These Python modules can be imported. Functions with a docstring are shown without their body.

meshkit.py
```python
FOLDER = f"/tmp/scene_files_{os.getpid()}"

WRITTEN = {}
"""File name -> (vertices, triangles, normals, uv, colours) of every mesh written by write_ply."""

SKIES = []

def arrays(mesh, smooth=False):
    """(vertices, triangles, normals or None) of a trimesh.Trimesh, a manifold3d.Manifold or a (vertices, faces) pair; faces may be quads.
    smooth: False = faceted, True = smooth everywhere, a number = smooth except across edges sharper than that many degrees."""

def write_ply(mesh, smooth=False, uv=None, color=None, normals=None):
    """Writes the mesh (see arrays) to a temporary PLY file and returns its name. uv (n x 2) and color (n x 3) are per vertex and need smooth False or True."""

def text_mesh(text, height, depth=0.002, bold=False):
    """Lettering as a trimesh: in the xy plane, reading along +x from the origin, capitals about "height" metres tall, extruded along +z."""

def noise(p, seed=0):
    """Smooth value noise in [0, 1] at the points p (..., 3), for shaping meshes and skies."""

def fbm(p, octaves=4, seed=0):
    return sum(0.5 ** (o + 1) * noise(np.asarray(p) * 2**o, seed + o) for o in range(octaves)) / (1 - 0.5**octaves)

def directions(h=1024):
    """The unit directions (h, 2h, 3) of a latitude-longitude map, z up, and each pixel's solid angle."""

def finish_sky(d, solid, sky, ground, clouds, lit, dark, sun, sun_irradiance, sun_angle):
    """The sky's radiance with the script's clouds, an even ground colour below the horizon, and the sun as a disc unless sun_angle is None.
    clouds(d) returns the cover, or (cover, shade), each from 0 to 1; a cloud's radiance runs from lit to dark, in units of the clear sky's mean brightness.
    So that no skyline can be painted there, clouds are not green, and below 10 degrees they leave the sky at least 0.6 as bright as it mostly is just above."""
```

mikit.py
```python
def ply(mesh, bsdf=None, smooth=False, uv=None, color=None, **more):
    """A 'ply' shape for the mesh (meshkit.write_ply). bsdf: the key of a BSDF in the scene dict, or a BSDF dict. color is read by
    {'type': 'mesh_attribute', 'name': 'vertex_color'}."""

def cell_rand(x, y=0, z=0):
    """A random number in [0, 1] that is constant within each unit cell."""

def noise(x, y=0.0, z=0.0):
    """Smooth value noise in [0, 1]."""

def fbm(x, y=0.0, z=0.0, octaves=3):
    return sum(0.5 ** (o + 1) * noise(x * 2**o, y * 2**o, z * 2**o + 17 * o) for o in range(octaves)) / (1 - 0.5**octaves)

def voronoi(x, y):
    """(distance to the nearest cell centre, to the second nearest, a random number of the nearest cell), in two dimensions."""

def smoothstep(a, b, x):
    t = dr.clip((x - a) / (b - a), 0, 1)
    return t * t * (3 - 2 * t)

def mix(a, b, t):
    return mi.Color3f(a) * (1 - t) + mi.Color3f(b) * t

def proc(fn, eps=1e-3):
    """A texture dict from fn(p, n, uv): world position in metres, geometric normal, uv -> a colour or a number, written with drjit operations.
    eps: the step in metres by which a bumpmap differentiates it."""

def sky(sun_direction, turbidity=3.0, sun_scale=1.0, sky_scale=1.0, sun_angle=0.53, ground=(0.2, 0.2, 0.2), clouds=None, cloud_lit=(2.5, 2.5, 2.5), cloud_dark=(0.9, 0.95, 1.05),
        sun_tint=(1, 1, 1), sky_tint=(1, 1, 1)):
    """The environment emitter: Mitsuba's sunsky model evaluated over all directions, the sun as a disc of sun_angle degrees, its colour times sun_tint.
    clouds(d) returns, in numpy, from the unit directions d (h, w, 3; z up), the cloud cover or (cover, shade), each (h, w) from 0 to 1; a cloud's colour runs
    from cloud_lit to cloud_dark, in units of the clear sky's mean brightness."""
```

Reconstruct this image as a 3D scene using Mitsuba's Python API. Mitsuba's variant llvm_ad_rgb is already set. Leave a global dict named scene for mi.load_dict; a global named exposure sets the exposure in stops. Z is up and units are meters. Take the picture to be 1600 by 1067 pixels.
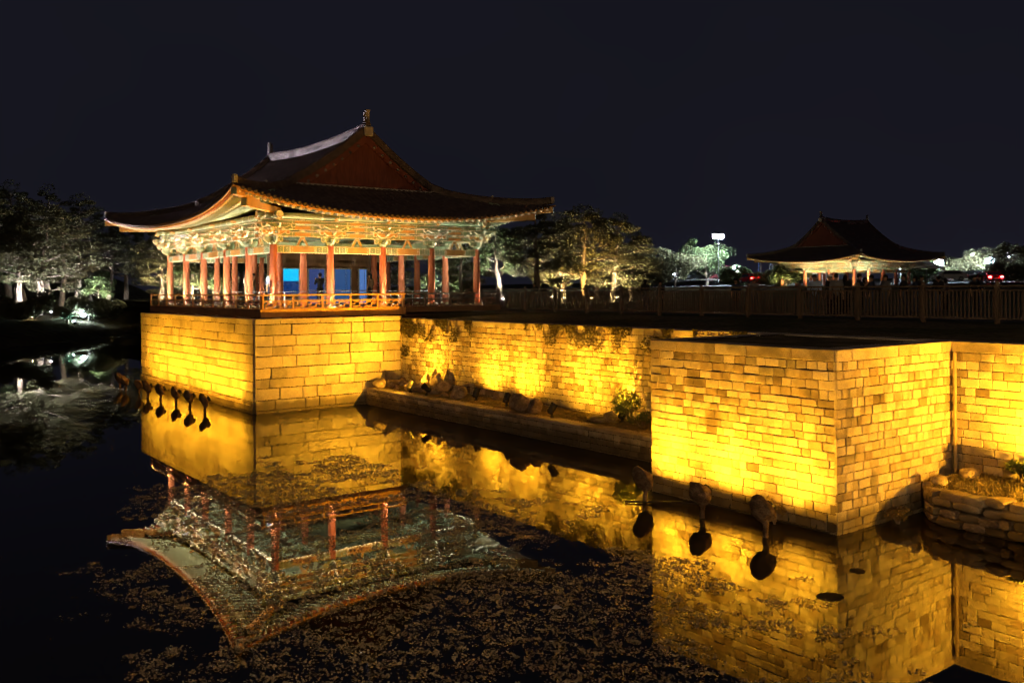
import math, random
import numpy as np
import trimesh, manifold3d as m3
from shapely.geometry import Polygon, LineString
import drjit as dr
import mitsuba as mi
import mikit, meshkit
from mikit import proc, noise, fbm, voronoi, smoothstep, mix, cell_rand

T = mi.ScalarTransform4f
scene, labels = {}, {}
PI = math.pi
A = lambda *v: np.array(v, float)

# ------------------------------------------------------------------ camera, sky, exposure
exposure = 5.0
CAM = A(-14.4243, -37.4178, 5.2)
YAW, PITCH, ROLL = 0.6446, -0.0023, 0.0070
_f = A(math.sin(YAW), math.cos(YAW), 0); _r = A(math.cos(YAW), -math.sin(YAW), 0); _u = A(0, 0, 1)
FWD = _f * math.cos(PITCH) - _u * math.sin(PITCH)
UPV = (_u * math.cos(PITCH) + _f * math.sin(PITCH)) * math.cos(ROLL) + _r * math.sin(ROLL)
scene['camera'] = {'type': 'perspective', 'fov': 2 * math.degrees(math.atan(800 / 1419.0)), 'fov_axis': 'x',
                   'near_clip': 0.2, 'far_clip': 3000.0, 'principal_point_offset_y': (533.5 - 448.7) / 1067.0,
                   'to_world': T().look_at(origin=CAM.tolist(), target=(CAM + FWD).tolist(), up=UPV.tolist())}
SKY_LEVEL = 0.0027
def night_clouds(d):
    n = meshkit.fbm(d * 2.3 + 5.0, 4, 3)
    return np.ones(d.shape[:2]), np.clip((n - 0.3) * 1.4 + .55 * np.sqrt(np.clip(d[..., 2], 0, 1)) - .15, 0, 1)
scene['sky'] = mikit.sky((-0.4, -0.3, 0.85), turbidity=3, sun_scale=0.0, sky_scale=SKY_LEVEL, clouds=night_clouds,
                         cloud_lit=(1.25, 1.22, 2.05), cloud_dark=(0.80, 0.86, 1.45), ground=(0.05, 0.05, 0.05))
scene['sky']['sampling_weight'] = 3.0

SODIUM = A(1.0, 0.415, 0.016)
WARM = A(1.0, 0.80, 0.50)
COOL = A(0.90, 0.97, 1.0)
WHITE = A(1.0, 0.88, 0.66)

# ------------------------------------------------------------------ materials
def mat(key, d, two=True):
    scene['mat_' + key] = {'type': 'twosided', 'bsdf': d} if two else d
    return key
def diffuse(key, fn):
    return mat(key, {'type': 'diffuse', 'reflectance': proc(fn) if callable(fn) else {'type': 'rgb', 'value': list(fn)}})
def gloss(key, fn, rough=0.4, metallic=0.0, spec=0.5):
    return mat(key, {'type': 'principled', 'base_color': proc(fn) if callable(fn) else {'type': 'rgb', 'value': list(fn)},
                     'roughness': rough, 'metallic': metallic, 'specular': spec})
def rgbmix(a, b, t): return mix(a, b, t)

def stone_fn(base, dark, seed, stain=0.40):
    b, k = tuple(base), tuple(dark)
    def fn(p, n, uv):
        g = fbm(p.x * 9 + seed, p.y * 9, p.z * 9, 3)
        s = fbm(p.x * 1.7 + seed, p.y * 1.7, p.z * 1.1 + seed, 3)
        fine = noise(p.x * 70, p.y * 70, p.z * 70)
        c = mix(b, k, dr.clip(g * 0.9 - 0.15, 0, 1))
        c = c * (0.80 + 0.40 * fine)
        c = c * (1 - stain * smoothstep(0.50, 0.68, s))
        wet = smoothstep(0.62, 0.30, p.z + 0.35 * (fbm(p.x * 3, p.y * 3, p.z * 2, 3) - 0.5))   # algae and silt at the waterline
        return mix(c, mi.Color3f(0.10, 0.075, 0.04) * (0.6 + 0.8 * g), wet * 0.75)
    return fn
BRICKS = [diffuse('brick_stone_a', stone_fn((.50, .45, .36), (.34, .29, .22), 3)),
          diffuse('brick_stone_b', stone_fn((.44, .38, .29), (.26, .21, .15), 11)),
          diffuse('brick_stone_c', stone_fn((.56, .51, .42), (.40, .35, .27), 23, .22)),
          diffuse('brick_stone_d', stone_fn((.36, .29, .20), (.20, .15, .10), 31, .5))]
BLOCKS = [diffuse('granite_a', stone_fn((.50, .45, .37), (.36, .31, .24), 41, .22)),
          diffuse('granite_b', stone_fn((.45, .40, .32), (.30, .26, .19), 53, .28)),
          diffuse('granite_c', stone_fn((.54, .49, .41), (.42, .37, .29), 67, .18))]
diffuse('mortar', (.055, .042, .03))
def soil_fn(p, n, uv):
    g = fbm(p.x * 1.3, p.y * 1.3, 0, 3); h = noise(p.x * 22, p.y * 22, p.z * 9)
    return mix((.12, .105, .055), (.20, .155, .09), smoothstep(.4, .62, g)) * (0.6 + 0.8 * h)
diffuse('soil', soil_fn)
def lawn_fn(p, n, uv):
    g = fbm(p.x * .35, p.y * .35, 2, 4); h = noise(p.x * 9, p.y * 9)
    return mix((.10, .10, .05), (.17, .14, .08), smoothstep(.35, .65, g)) * (0.65 + 0.7 * h)
diffuse('lawn', lawn_fn)
def path_fn(p, n, uv):
    h = noise(p.x * 30, p.y * 30); g = fbm(p.x * .8, p.y * .8, 7, 3)
    return mi.Color3f(.22, .18, .13) * (0.6 + 0.5 * h) * (0.7 + 0.5 * g)
diffuse('gravel', path_fn)
diffuse('asphalt', lambda p, n, uv: mi.Color3f(.05, .05, .052) * (0.7 + 0.6 * noise(p.x * 8, p.y * 8)))
def bank_fn(p, n, uv):
    g = fbm(p.x * .25, p.y * .25, 4, 4); h = noise(p.x * 2.5, p.y * 2.5, p.z)
    return mix((.05, .045, .025), (.09, .075, .045), g) * (0.5 + h)
diffuse('bank', bank_fn)
def rock_fn(p, n, uv):
    g = fbm(p.x * 6, p.y * 6, p.z * 6, 4); v = fbm(p.x * 22, p.y * 22, p.z * 22, 2)
    return mix((.22, .17, .13), (.38, .32, .26), smoothstep(.35, .7, g)) * (0.55 + 0.8 * v)
diffuse('rock', rock_fn)
def lamp_rock_fn(p, n, uv):
    return mix((.10, .065, .045), (.19, .14, .10), smoothstep(.35, .7, fbm(p.x * 9, p.y * 9, p.z * 9, 4))) * (0.6 + 0.7 * noise(p.x * 40, p.y * 40, p.z * 40))
diffuse('lamp_rock', lamp_rock_fn)
def wood(key, c, seed=0, amp=.35, rough=.5):
    def fn(p, n, uv):
        g = fbm(p.x * 14 + seed, p.y * 14, p.z * 2.5, 3); w = fbm(p.x * 2 + seed, p.y * 2, p.z * .8, 2)
        return mi.Color3f(*c) * (1 - amp + 2 * amp * g) * (0.85 + 0.3 * w)
    return gloss(key, fn, rough, 0, .35)
wood('red_paint', (.40, .12, .055), 1, .22, .5)
wood('dark_red_paint', (.19, .06, .042), 2, .25, .6)
wood('green_paint', (.27, .34, .22), 3, .2, .55)
wood('ochre_paint', (.52, .30, .10), 4, .15, .55)
wood('cream_paint', (.78, .72, .54), 5, .08, .55)
wood('rail_wood', (.50, .27, .09), 6, .2, .5)
wood('fence_wood', (.13, .095, .07), 7, .3, .6)
wood('deck_wood', (.16, .09, .05), 8, .3, .6)
wood('dark_wood', (.12, .07, .05), 9, .3, .6)
def tile_fn(p, n, uv):
    g = fbm(p.x * 5, p.y * 5, p.z * 5, 3); h = noise(p.x * 40, p.y * 40, p.z * 40)
    return mi.Color3f(.115, .088, .082) * (0.45 + 1.0 * g) * (0.75 + 0.5 * h)
gloss('roof_tile', tile_fn, .55, 0, .3)
diffuse('lime_plaster', lambda p, n, uv: mi.Color3f(.46, .44, .42) * (0.45 + 0.9 * fbm(p.x * 4, p.y * 4, p.z * 4, 3)))
diffuse('ridge_tile', lambda p, n, uv: mix((.10, .095, .10), (.36, .34, .34), smoothstep(.42, .62, fbm(p.x * 1.1 + 3, p.y * 1.1, p.z * 2, 3))) * (0.7 + 0.6 * noise(p.x * 30, p.y * 30, p.z * 18)))
gloss('black_metal', (.02, .02, .022), .45, 0, .5)
gloss('grey_metal', (.32, .32, .33), .45, .6, .5)
gloss('pipe_metal', (.30, .24, .16), .5, .2, .5)
gloss('rubber', (.02, .02, .02), .8)
def bark_fn(p, n, uv):
    g = fbm(p.x * 6, p.y * 6, p.z * 2.2, 3); return mix((.10, .07, .05), (.33, .27, .22), g) * (0.6 + 0.7 * noise(p.x * 18, p.y * 18, p.z * 6))
diffuse('bark', bark_fn)
def leaf(key, c, amp=.5):
    def fn(p, n, uv):
        return mi.Color3f(*c) * (1 - amp + 2 * amp * noise(p.x * 2.1, p.y * 2.1, p.z * 2.1)) * (0.8 + 0.4 * cell_rand(p.x * 7, p.y * 7, p.z * 7))
    return mat(key, {'type': 'principledthin', 'base_color': proc(fn), 'roughness': .6, 'diff_trans': .7, 'specular' if False else 'eta': 1.4}, False)
leaf('pine_needles', (.13, .125, .07)); leaf('broad_leaf', (.10, .13, .06)); leaf('dry_leaf', (.17, .13, .06))
leaf('cycad_leaf', (.12, .20, .13))
mat('pad_leaf', {'type': 'principled', 'base_color': proc(lambda p, n, uv: mi.Color3f(.36, .31, .21) * (.5 + noise(p.x * 9, p.y * 9, 2))), 'roughness': .42, 'specular': .6})
leaf('creeper_leaf', (.085, .075, .032))
def grass_fn(p, n, uv): return mi.Color3f(.20, .16, .07) * (0.4 + 1.2 * noise(p.x * 6, p.y * 6, 3)) * (0.7 + 0.6 * noise(p.x * 60, p.y * 60, 3))
diffuse('grass_blade', grass_fn)
# clothes, skin, hair
for k, c in dict(skin=(.42, .25, .17), hair=(.02, .016, .014), cloth_blue=(.30, .40, .58), cloth_black=(.025, .025, .03), cloth_white=(.62, .62, .62), cloth_grey=(.16, .16, .17),
                 cloth_navy=(.03, .04, .08), cloth_brown=(.16, .10, .06), cloth_denim=(.07, .09, .15), shoe=(.06, .05, .05), cloth_red=(.30, .05, .05)).items():
    diffuse(k, c)
gloss('bus_dark', (.035, .045, .055), .25); gloss('bus_white', (.62, .62, .63), .3); gloss('bus_red', (.45, .035, .06), .3); gloss('car_red', (.40, .02, .02), .25); gloss('car_white', (.6, .6, .6), .3); gloss('car_black', (.03, .03, .035), .25)
gloss('dark_glass', (.02, .025, .03), .08)
diffuse('canvas', (.55, .56, .58)); diffuse('white_wall', (.5, .5, .5)); diffuse('screen_glass', (.03, .05, .10))
# pond: opaque dark water with a mirror surface and faint ripples
def ripple(p, n, uv):
    w = fbm(p.x * 2.6 + 3, p.y * 2.6, 0, 3) + 0.35 * noise(p.x * 9, p.y * 9, 5)
    calm = 0.25 + 0.75 * smoothstep(.35, .7, fbm(p.x * .22, p.y * .22, 9, 2))
    return w * calm
scene['mat_water_surface'] = {'type': 'bumpmap', 'arbitrary': proc(ripple, eps=4e-3), 'scale': 0.00017,
                          'bsdf': {'type': 'plastic', 'diffuse_reflectance': {'type': 'rgb', 'value': [.012, .010, .006]}, 'int_ior': 1.5, 'nonlinear': False}}

def emit(rgb, w=0.02): return {'type': 'area', 'radiance': {'type': 'rgb', 'value': [float(x) for x in rgb]}, 'sampling_weight': w}

# ------------------------------------------------------------------ mesh helpers
class MB:
    def __init__(self): self.v, self.f, self.n = [], [], 0
    def add(self, v, f):
        v = np.asarray(v, float).reshape(-1, 3); f = np.asarray(f, int)
        if f.shape[1] == 4: f = np.vstack([f[:, [0, 1, 2]], f[:, [0, 2, 3]]])
        self.v.append(v); self.f.append(f + self.n); self.n += len(v); return self
    def mesh(self, m):
        if hasattr(m, 'to_mesh'):
            q = m.to_mesh(); return self.add(q.vert_properties[:, :3], q.tri_verts)
        return self.add(m.vertices, m.faces)
    def get(self): return np.vstack(self.v), np.vstack(self.f)
    def box(self, c, s, rz=0.0, ch=0.0):
        c, s = A(*c), A(*s) / 2
        if ch > 0: return self.chbox(c, s, rz, ch)
        q = np.array([[x, y, z] for x in (-1, 1) for y in (-1, 1) for z in (-1, 1)], float) * s
        f = [[0, 1, 3, 2], [4, 6, 7, 5], [0, 4, 5, 1], [2, 3, 7, 6], [0, 2, 6, 4], [1, 5, 7, 3]]
        return self.add(rot2(q, rz) + c, f)
    def chbox(self, c, s, rz, ch):
        pts = []
        for sx in (-1, 1):
            for sy in (-1, 1):
                for sz in (-1, 1):
                    for ax in range(3):
                        p = A(sx * s[0], sy * s[1], sz * s[2]); q = A(sx, sy, sz) * ch
                        p = p - q; p[ax] += q[ax]; pts.append(p)
        return self.mesh(trimesh.convex.convex_hull(rot2(np.array(pts), rz) + c))
    def bar(self, p, q, w, h, upv=(0, 0, 1)):
        p, q = A(*p), A(*q); d = q - p; L = np.linalg.norm(d); d /= L
        s = np.cross(d, A(*upv)); s /= np.linalg.norm(s); u = np.cross(s, d)
        v = [p + s * a * w / 2 + u * b * h / 2 + d * t * L for t in (0, 1) for a, b in ((-1, -1), (1, -1), (1, 1), (-1, 1))]
        return self.add(v, [[3, 2, 1, 0], [4, 5, 6, 7], [0, 1, 5, 4], [1, 2, 6, 5], [2, 3, 7, 6], [3, 0, 4, 7]])
    def tube(self, pts, r, n=8, cap=True):
        pts = np.asarray(pts, float); k = len(pts); r = np.broadcast_to(np.asarray(r, float), (k,))
        d = np.gradient(pts, axis=0); d /= np.linalg.norm(d, axis=1, keepdims=True) + 1e-12
        ref = A(0, 0, 1) if abs(d[:, 2]).mean() < .8 else A(1, 0, 0)
        s = np.cross(d, ref); s /= np.linalg.norm(s, axis=1, keepdims=True) + 1e-12; u = np.cross(s, d)
        a = np.arange(n) * 2 * PI / n
        v = pts[:, None] + (s[:, None] * np.cos(a)[None, :, None] + u[:, None] * np.sin(a)[None, :, None]) * r[:, None, None]
        i = np.arange(k - 1)[:, None] * n; j = np.arange(n)[None]; j2 = (j + 1) % n
        f = np.stack([i + j, i + j2, i + n + j2, i + n + j], -1).reshape(-1, 4)
        self.add(v.reshape(-1, 3), f)
        if cap:
            for e, o in ((0, 1), (k - 1, -1)):
                c = np.arange(n); w = np.stack([np.full(n, n), c, (c + 1) % n][::o] if o == 1 else [np.full(n, n), (c + 1) % n, c], 1)
                self.add(np.vstack([v[e], pts[e][None]]), w)
        return self
    def lathe(self, c, prof, n=14):
        c = A(*c); return self.tube([c + A(0, 0, z) for _, z in prof], [max(r, 1e-3) for r, _ in prof], n)
    def disc(self, c, nrm, r, n=10):
        c, nrm = A(*c), A(*nrm); nrm /= np.linalg.norm(nrm)
        s = np.cross(nrm, A(0, 0, 1) if abs(nrm[2]) < .9 else A(1, 0, 0)); s /= np.linalg.norm(s); u = np.cross(nrm, s)
        a = np.arange(n) * 2 * PI / n
        v = np.vstack([c + r * (np.cos(a)[:, None] * s + np.sin(a)[:, None] * u), c[None]])
        return self.add(v, np.stack([np.arange(n), (np.arange(n) + 1) % n, np.full(n, n)], 1))
    def prism(self, poly, depth, frame):
        """poly in the (a, b) plane, extruded by depth along c, centred; frame = (origin, a, b, c)."""
        for g in getattr(poly, 'geoms', [poly]):
            if g.is_empty: continue
            m = trimesh.creation.extrude_polygon(g, depth, engine='earcut')
            o, a, b, c = (A(*x) for x in frame)
            v = o + m.vertices[:, :1] * a + m.vertices[:, 1:2] * b + (m.vertices[:, 2:] - depth / 2) * c
            f = m.faces if np.dot(np.cross(a, b), c) > 0 else m.faces[:, ::-1]
            self.add(v, f)
        return self
def rot2(v, a):
    if not a: return v
    c, s = math.cos(a), math.sin(a); w = v.copy(); w[:, 0] = c * v[:, 0] - s * v[:, 1]; w[:, 1] = s * v[:, 0] + c * v[:, 1]; return w

_used = {}
def numbered(name):
    k = _used.get(name, -1) + 1; _used[name] = k
    return name if k == 0 else f'{name}_{k:03d}'
XF = [None]          # current to_world for new entries
def obj(name, mesh, m, parent=None, smooth=False, label=None, kind=None, emitter=None):
    key = numbered((parent + '__' if parent else '') + name)
    mesh = mesh.get() if isinstance(mesh, MB) else mesh
    d = mesh if isinstance(mesh, dict) else mikit.ply(mesh, 'mat_' + m, smooth=smooth)
    d = dict(d)
    if isinstance(mesh, dict): d['bsdf'] = {'type': 'ref', 'id': 'mat_' + m}
    if XF[0] is not None: d['to_world'] = XF[0]
    if emitter: d['emitter'] = emitter
    scene[key] = d
    if label or kind: labels.setdefault(key, {}).update({k: v for k, v in (('label', label), ('kind', kind)) if v})
    return key
def thing(name, label, cat, group=None):
    key = numbered(name); labels[key] = {'label': label, 'category': cat}
    if group: labels[key]['group'] = group
    return key
def one(name, mesh, m, label, cat, group=None, smooth=False, emitter=None):
    key = obj(name, mesh, m, None, smooth, emitter=emitter); labels[key] = {'label': label, 'category': cat}
    if group: labels[key]['group'] = group
    return key
def struct(name, mesh, m, smooth=False): return obj(name, mesh, m, None, smooth, kind='structure')
def spot(name, pos, target, colour, power, cutoff=75, beam=25, w=1.0):
    pos, target = A(*pos), A(*target)
    up = [0, 0, 1] if abs((target - pos)[2]) < .98 * np.linalg.norm(target - pos) else [1, 0, 0]
    scene[numbered('light_' + name)] = {'type': 'spot', 'to_world': T().look_at(origin=pos.tolist(), target=target.tolist(), up=up), 'cutoff_angle': float(cutoff), 'beam_width': float(beam),
                              'intensity': {'type': 'rgb', 'value': (A(*colour) * power).tolist()}, 'sampling_weight': float(w)}
def grid(x, y, fz):
    X, Y = np.meshgrid(x, y, indexing='ij'); Z = fz(X, Y); n, m = X.shape
    i = np.arange(n - 1)[:, None] * m + np.arange(m - 1)[None]
    return np.stack([X, Y, Z], -1).reshape(-1, 3), np.stack([i, i + m, i + m + 1, i + 1], -1).reshape(-1, 4)

# ------------------------------------------------------------------ the setting: water, ground, banks
WX, GZ = 7.17, 3.95          # the long wall's plane, plateau level
def sheet(x0, x1, y0, y1, z): return A([x0, y0, z], [x1, y0, z], [x1, y1, z], [x0, y1, z]), np.array([[0, 1, 2, 3]])
struct('water', (np.array([[-220, -110, 0], [7.0, -110, 0], [7.0, 0, 0], [160, 0, 0], [160, 260, 0], [-220, 260, 0], [-220, 0, 0.0]]),
                 np.array([[0, 1, 2], [0, 2, 6], [6, 3, 4], [6, 4, 5]])), 'water_surface')
def land_z(X, Y):
    far = np.clip((X - 45) / 45, 0, 1); far = far * far * (3 - 2 * far)
    return .15 * (np.clip((7.6 - X) / 5, -1, 0)) ** 2 + 3.80 + .02 * np.sin(X * .5) * np.cos(Y * .43) + 1.45 * far + .012 * np.clip(X - 90, 0, 400)
gx = np.concatenate([[7.3, 8, 9, 11, 14, 17, 20, 25, 30, 40], np.linspace(50, 110, 13), [130, 160, 200, 300, 500]])
gy = np.concatenate([[-300, -150, -80, -50, -40], np.linspace(-34, 16, 18), [17.0]])
struct('ground', grid(gx, gy, land_z), 'lawn', smooth=True)
gy2 = np.concatenate([np.linspace(17.0, 60, 12), [80, 110, 150, 250, 400]])
struct('far_ground', grid(np.concatenate([[18.5, 22, 25, 30, 40], np.linspace(50, 110, 13), [130, 160, 200, 300, 500]]), gy2, land_z), 'lawn', smooth=True)
struct('path', grid(np.array([17.6, 19, 21, 24.0]), np.linspace(-60, 12, 20), lambda X, Y: land_z(X, Y) + .02), 'gravel', smooth=True)
struct('car_park', grid(np.array([84, 95, 105, 115, 125, 140, 170.0]), np.linspace(-20, 110, 14), lambda X, Y: land_z(X, Y) + .03), 'asphalt', smooth=True)
struct('bastion_ground', sheet(2.62, 7.3, -26.1, -20.9, 3.84), 'soil')
# left bank: curved shore about 100 m away, a wooded slope behind
def shore_y(X): return 60.0 + .52 * X + .7 * np.maximum(X, 0) + 1.2 * np.sin(X * .13) + .8 * np.sin(X * .31 + 1)
bx = np.linspace(-130, 42, 59); bt = np.concatenate([[-1.5, 0, .6, 1.5, 3, 5, 8], np.linspace(12, 70, 15), [90, 130, 200]])
def bank_mesh():
    X = np.repeat(bx[:, None], len(bt), 1); Tt = np.repeat(bt[None], len(bx), 0); Y = shore_y(X) + Tt
    Z = np.where(Tt < 0, -.4, .55 * np.minimum(Tt, 1.5) / 1.5 + 2.5 * (1 - np.exp(-np.maximum(Tt - 1, 0) / 9)) + .035 * np.maximum(Tt - 10, 0) + .09 * np.maximum(Tt - 60, 0))
    Z = Z + (.5 * (meshkit.fbm(np.stack([X * .12, Y * .12, X * 0], -1), 3, 5) - .5)) * (Tt > .3) * np.minimum(Tt, 4) / 2
    i = np.arange(len(bx) - 1)[:, None] * len(bt) + np.arange(len(bt) - 1)[None]; m = len(bt)
    return np.stack([X, Y, Z], -1).reshape(-1, 3), np.stack([i, i + m, i + m + 1, i + 1], -1).reshape(-1, 4)
BV, BF = bank_mesh()
struct('bank', (BV, BF), 'bank', smooth=True)
def bank_z(x, y):
    t = y - shore_y(x)
    return .55 * min(max(t, 0), 1.5) / 1.5 + 2.5 * (1 - math.exp(-max(t - 1, 0) / 9)) + .035 * max(t - 10, 0) + .09 * max(t - 60, 0)

# ------------------------------------------------------------------ stone walls, every stone a piece of its own
def stone_piece(a0, a1, z0, z1, proud, depth, ch, rng, jit, frame):
    """A hewn block: (a, z) rectangle, front face proud of the wall's plane, back inside the body."""
    o, a, n = frame; up = A(0, 0, 1)
    j = lambda: rng.uniform(-jit, jit)
    F = [(a0 + ch + j(), z0 + ch + j()), (a1 - ch + j(), z0 + ch + j()), (a1 - ch + j(), z1 - ch + j()), (a0 + ch + j(), z1 - ch + j())]
    M = [(a0 + j() * .4, z0 + j() * .4), (a1 + j() * .4, z0 + j() * .4), (a1 + j() * .4, z1 + j() * .4), (a0 + j() * .4, z1 + j() * .4)]
    v = [o + a * x + up * y + n * (proud + rng.uniform(-.3, .3) * jit) for x, y in F] + [o + a * x + up * y + n * (proud - ch) for x, y in M] + \
        [o + a * x + up * y - n * depth for x, y in M]
    c = o + a * (a0 + a1) / 2 + up * (z0 + z1) / 2 + n * (proud + rng.uniform(-.4, .7) * jit)
    v.append(c)
    f = []
    for i in range(4):
        k = (i + 1) % 4
        f += [(i, k, 12), (4 + i, 4 + k, k), (4 + i, k, i), (8 + i, 8 + k, 4 + k), (8 + i, 4 + k, 4 + i)]
    return v, f
def stone_wall(key, o, a, n, L, H, courses, wid, mats, seed, proud=.03, jit=.008, gap=.012, ch=.014, base=-.35, thick=.7, cap=0, cap_w=(.7, 1.1), wpow=0, dark=None,
               limit=290, focus=None, piece='stone', base_proud=0.0, depth=.04, skip=None):
    rng = random.Random(seed); o, a, n = A(*o), A(*a), A(*n)
    body = MB()
    fr = (o, a, n)
    v = [o + a * x + A(0, 0, z) - n * d for x in (.10, L - .03) for z in (base - .3, H - .02) for d in (.0, thick)]
    body.add(v, [[0, 2, 3, 1], [4, 5, 7, 6], [0, 4, 6, 2], [1, 3, 7, 5], [0, 1, 5, 4], [2, 6, 7, 3]])
    obj('core', body, 'mortar', key)
    zs = [base]
    top = H - cap
    hs = [courses * rng.uniform(.88, 1.12) for _ in range(int((top - base) / courses) + 2)]
    while zs[-1] < top - courses * .6: zs.append(zs[-1] + hs[len(zs)])
    k = (top - base) / (zs[-1] - base); zs = [base + (z - base) * k for z in zs]
    out = []
    for r in range(len(zs) - 1):
        x = 0.0
        while x < L - 1e-6:
            w = rng.uniform(*wid)
            if L - x - w < wid[0] * .7: w = L - x
            bp = base_proud if r == 0 or zs[r + 1] < .55 and base_proud else 0
            if not (skip and skip(x + w / 2, zs[r + 1])):
                out.append((x + gap / 2, x + w - gap / 2, zs[r] + gap / 2, zs[r + 1] - gap / 2, proud + rng.uniform(-.35, .5) * proud + bp, r / (len(zs) - 1)))
            x += w
    if cap:
        x = 0.0
        while x < L - 1e-6:
            w = rng.uniform(*cap_w)
            if L - x - w < cap_w[0] * .7: w = L - x
            v, f = stone_piece(x + gap / 2, x + w - gap / 2, top + gap / 2, H, proud * 1.5 + rng.uniform(0, .01), .55, ch, rng, jit, fr)
            obj('cap_stone', MB().add(v, f), mats[rng.randrange(min(3, len(mats)))], key); x += w
    if focus is not None: out.sort(key=lambda s: np.linalg.norm(o + a * (s[0] + s[1]) / 2 - A(*focus)))
    rest = [MB() for _ in mats]
    for i, (a0, a1, z0, z1, pr, hh) in enumerate(out):
        v, f = stone_piece(a0, a1, z0, z1, pr, depth, ch, rng, jit, fr)
        p = rng.random(); m = rng.randrange(min(3, len(mats)))
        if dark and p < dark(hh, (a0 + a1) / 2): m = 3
        if i < limit: obj(piece, MB().add(v, f), mats[m], key)
        else: rest[m].add(v, f)
    for i, m in enumerate(rest):
        if m.n: obj('far_stones', m, mats[i], key, kind='stuff')

TH = 4.0; TL = 17.35; TW = 7.17
t = thing('terrace_wall', 'tall wall of long hewn granite blocks along the pavilion side facing the row of rock shaped lamps', 'stone wall')
stone_wall(t, (0, TL, 0), (0, -1, 0), (-1, 0, 0), TL, TH, .405, (.9, 2.3), BLOCKS, 5, proud=.05, jit=.012, gap=.024, ch=.012, cap=.24, cap_w=(1.2, 2.2), base_proud=.05)
t = thing('terrace_wall', 'shorter end wall of large granite blocks below the lattice balcony, meeting the planted ledge', 'stone wall')
stone_wall(t, (-.02, 0, 0), (1, 0, 0), (0, -1, 0), TW, TH, .44, (.55, 1.7), BLOCKS, 9, proud=.065, jit=.016, gap=.028, ch=.016, cap=.24, cap_w=(1.0, 2.0), base_proud=.07)
t = thing('terrace_wall', 'back end wall of the pavilion terrace out over the far water', 'stone wall')
stone_wall(t, (22, TL, 0), (-1, 0, 0), (0, 1, 0), 22.0, TH, .6, (1.2, 2.4), BLOCKS, 13, cap=.2, cap_w=(1.5, 3), limit=0)
del labels[t]; labels[t] = {'kind': 'structure'}
struct('terrace_top', (A([.0, .0, 3.985], [22, .0, 3.985], [22, TL, 3.985], [0, TL, 3.985]), np.array([[0, 1, 2, 3]])), 'gravel')

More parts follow.
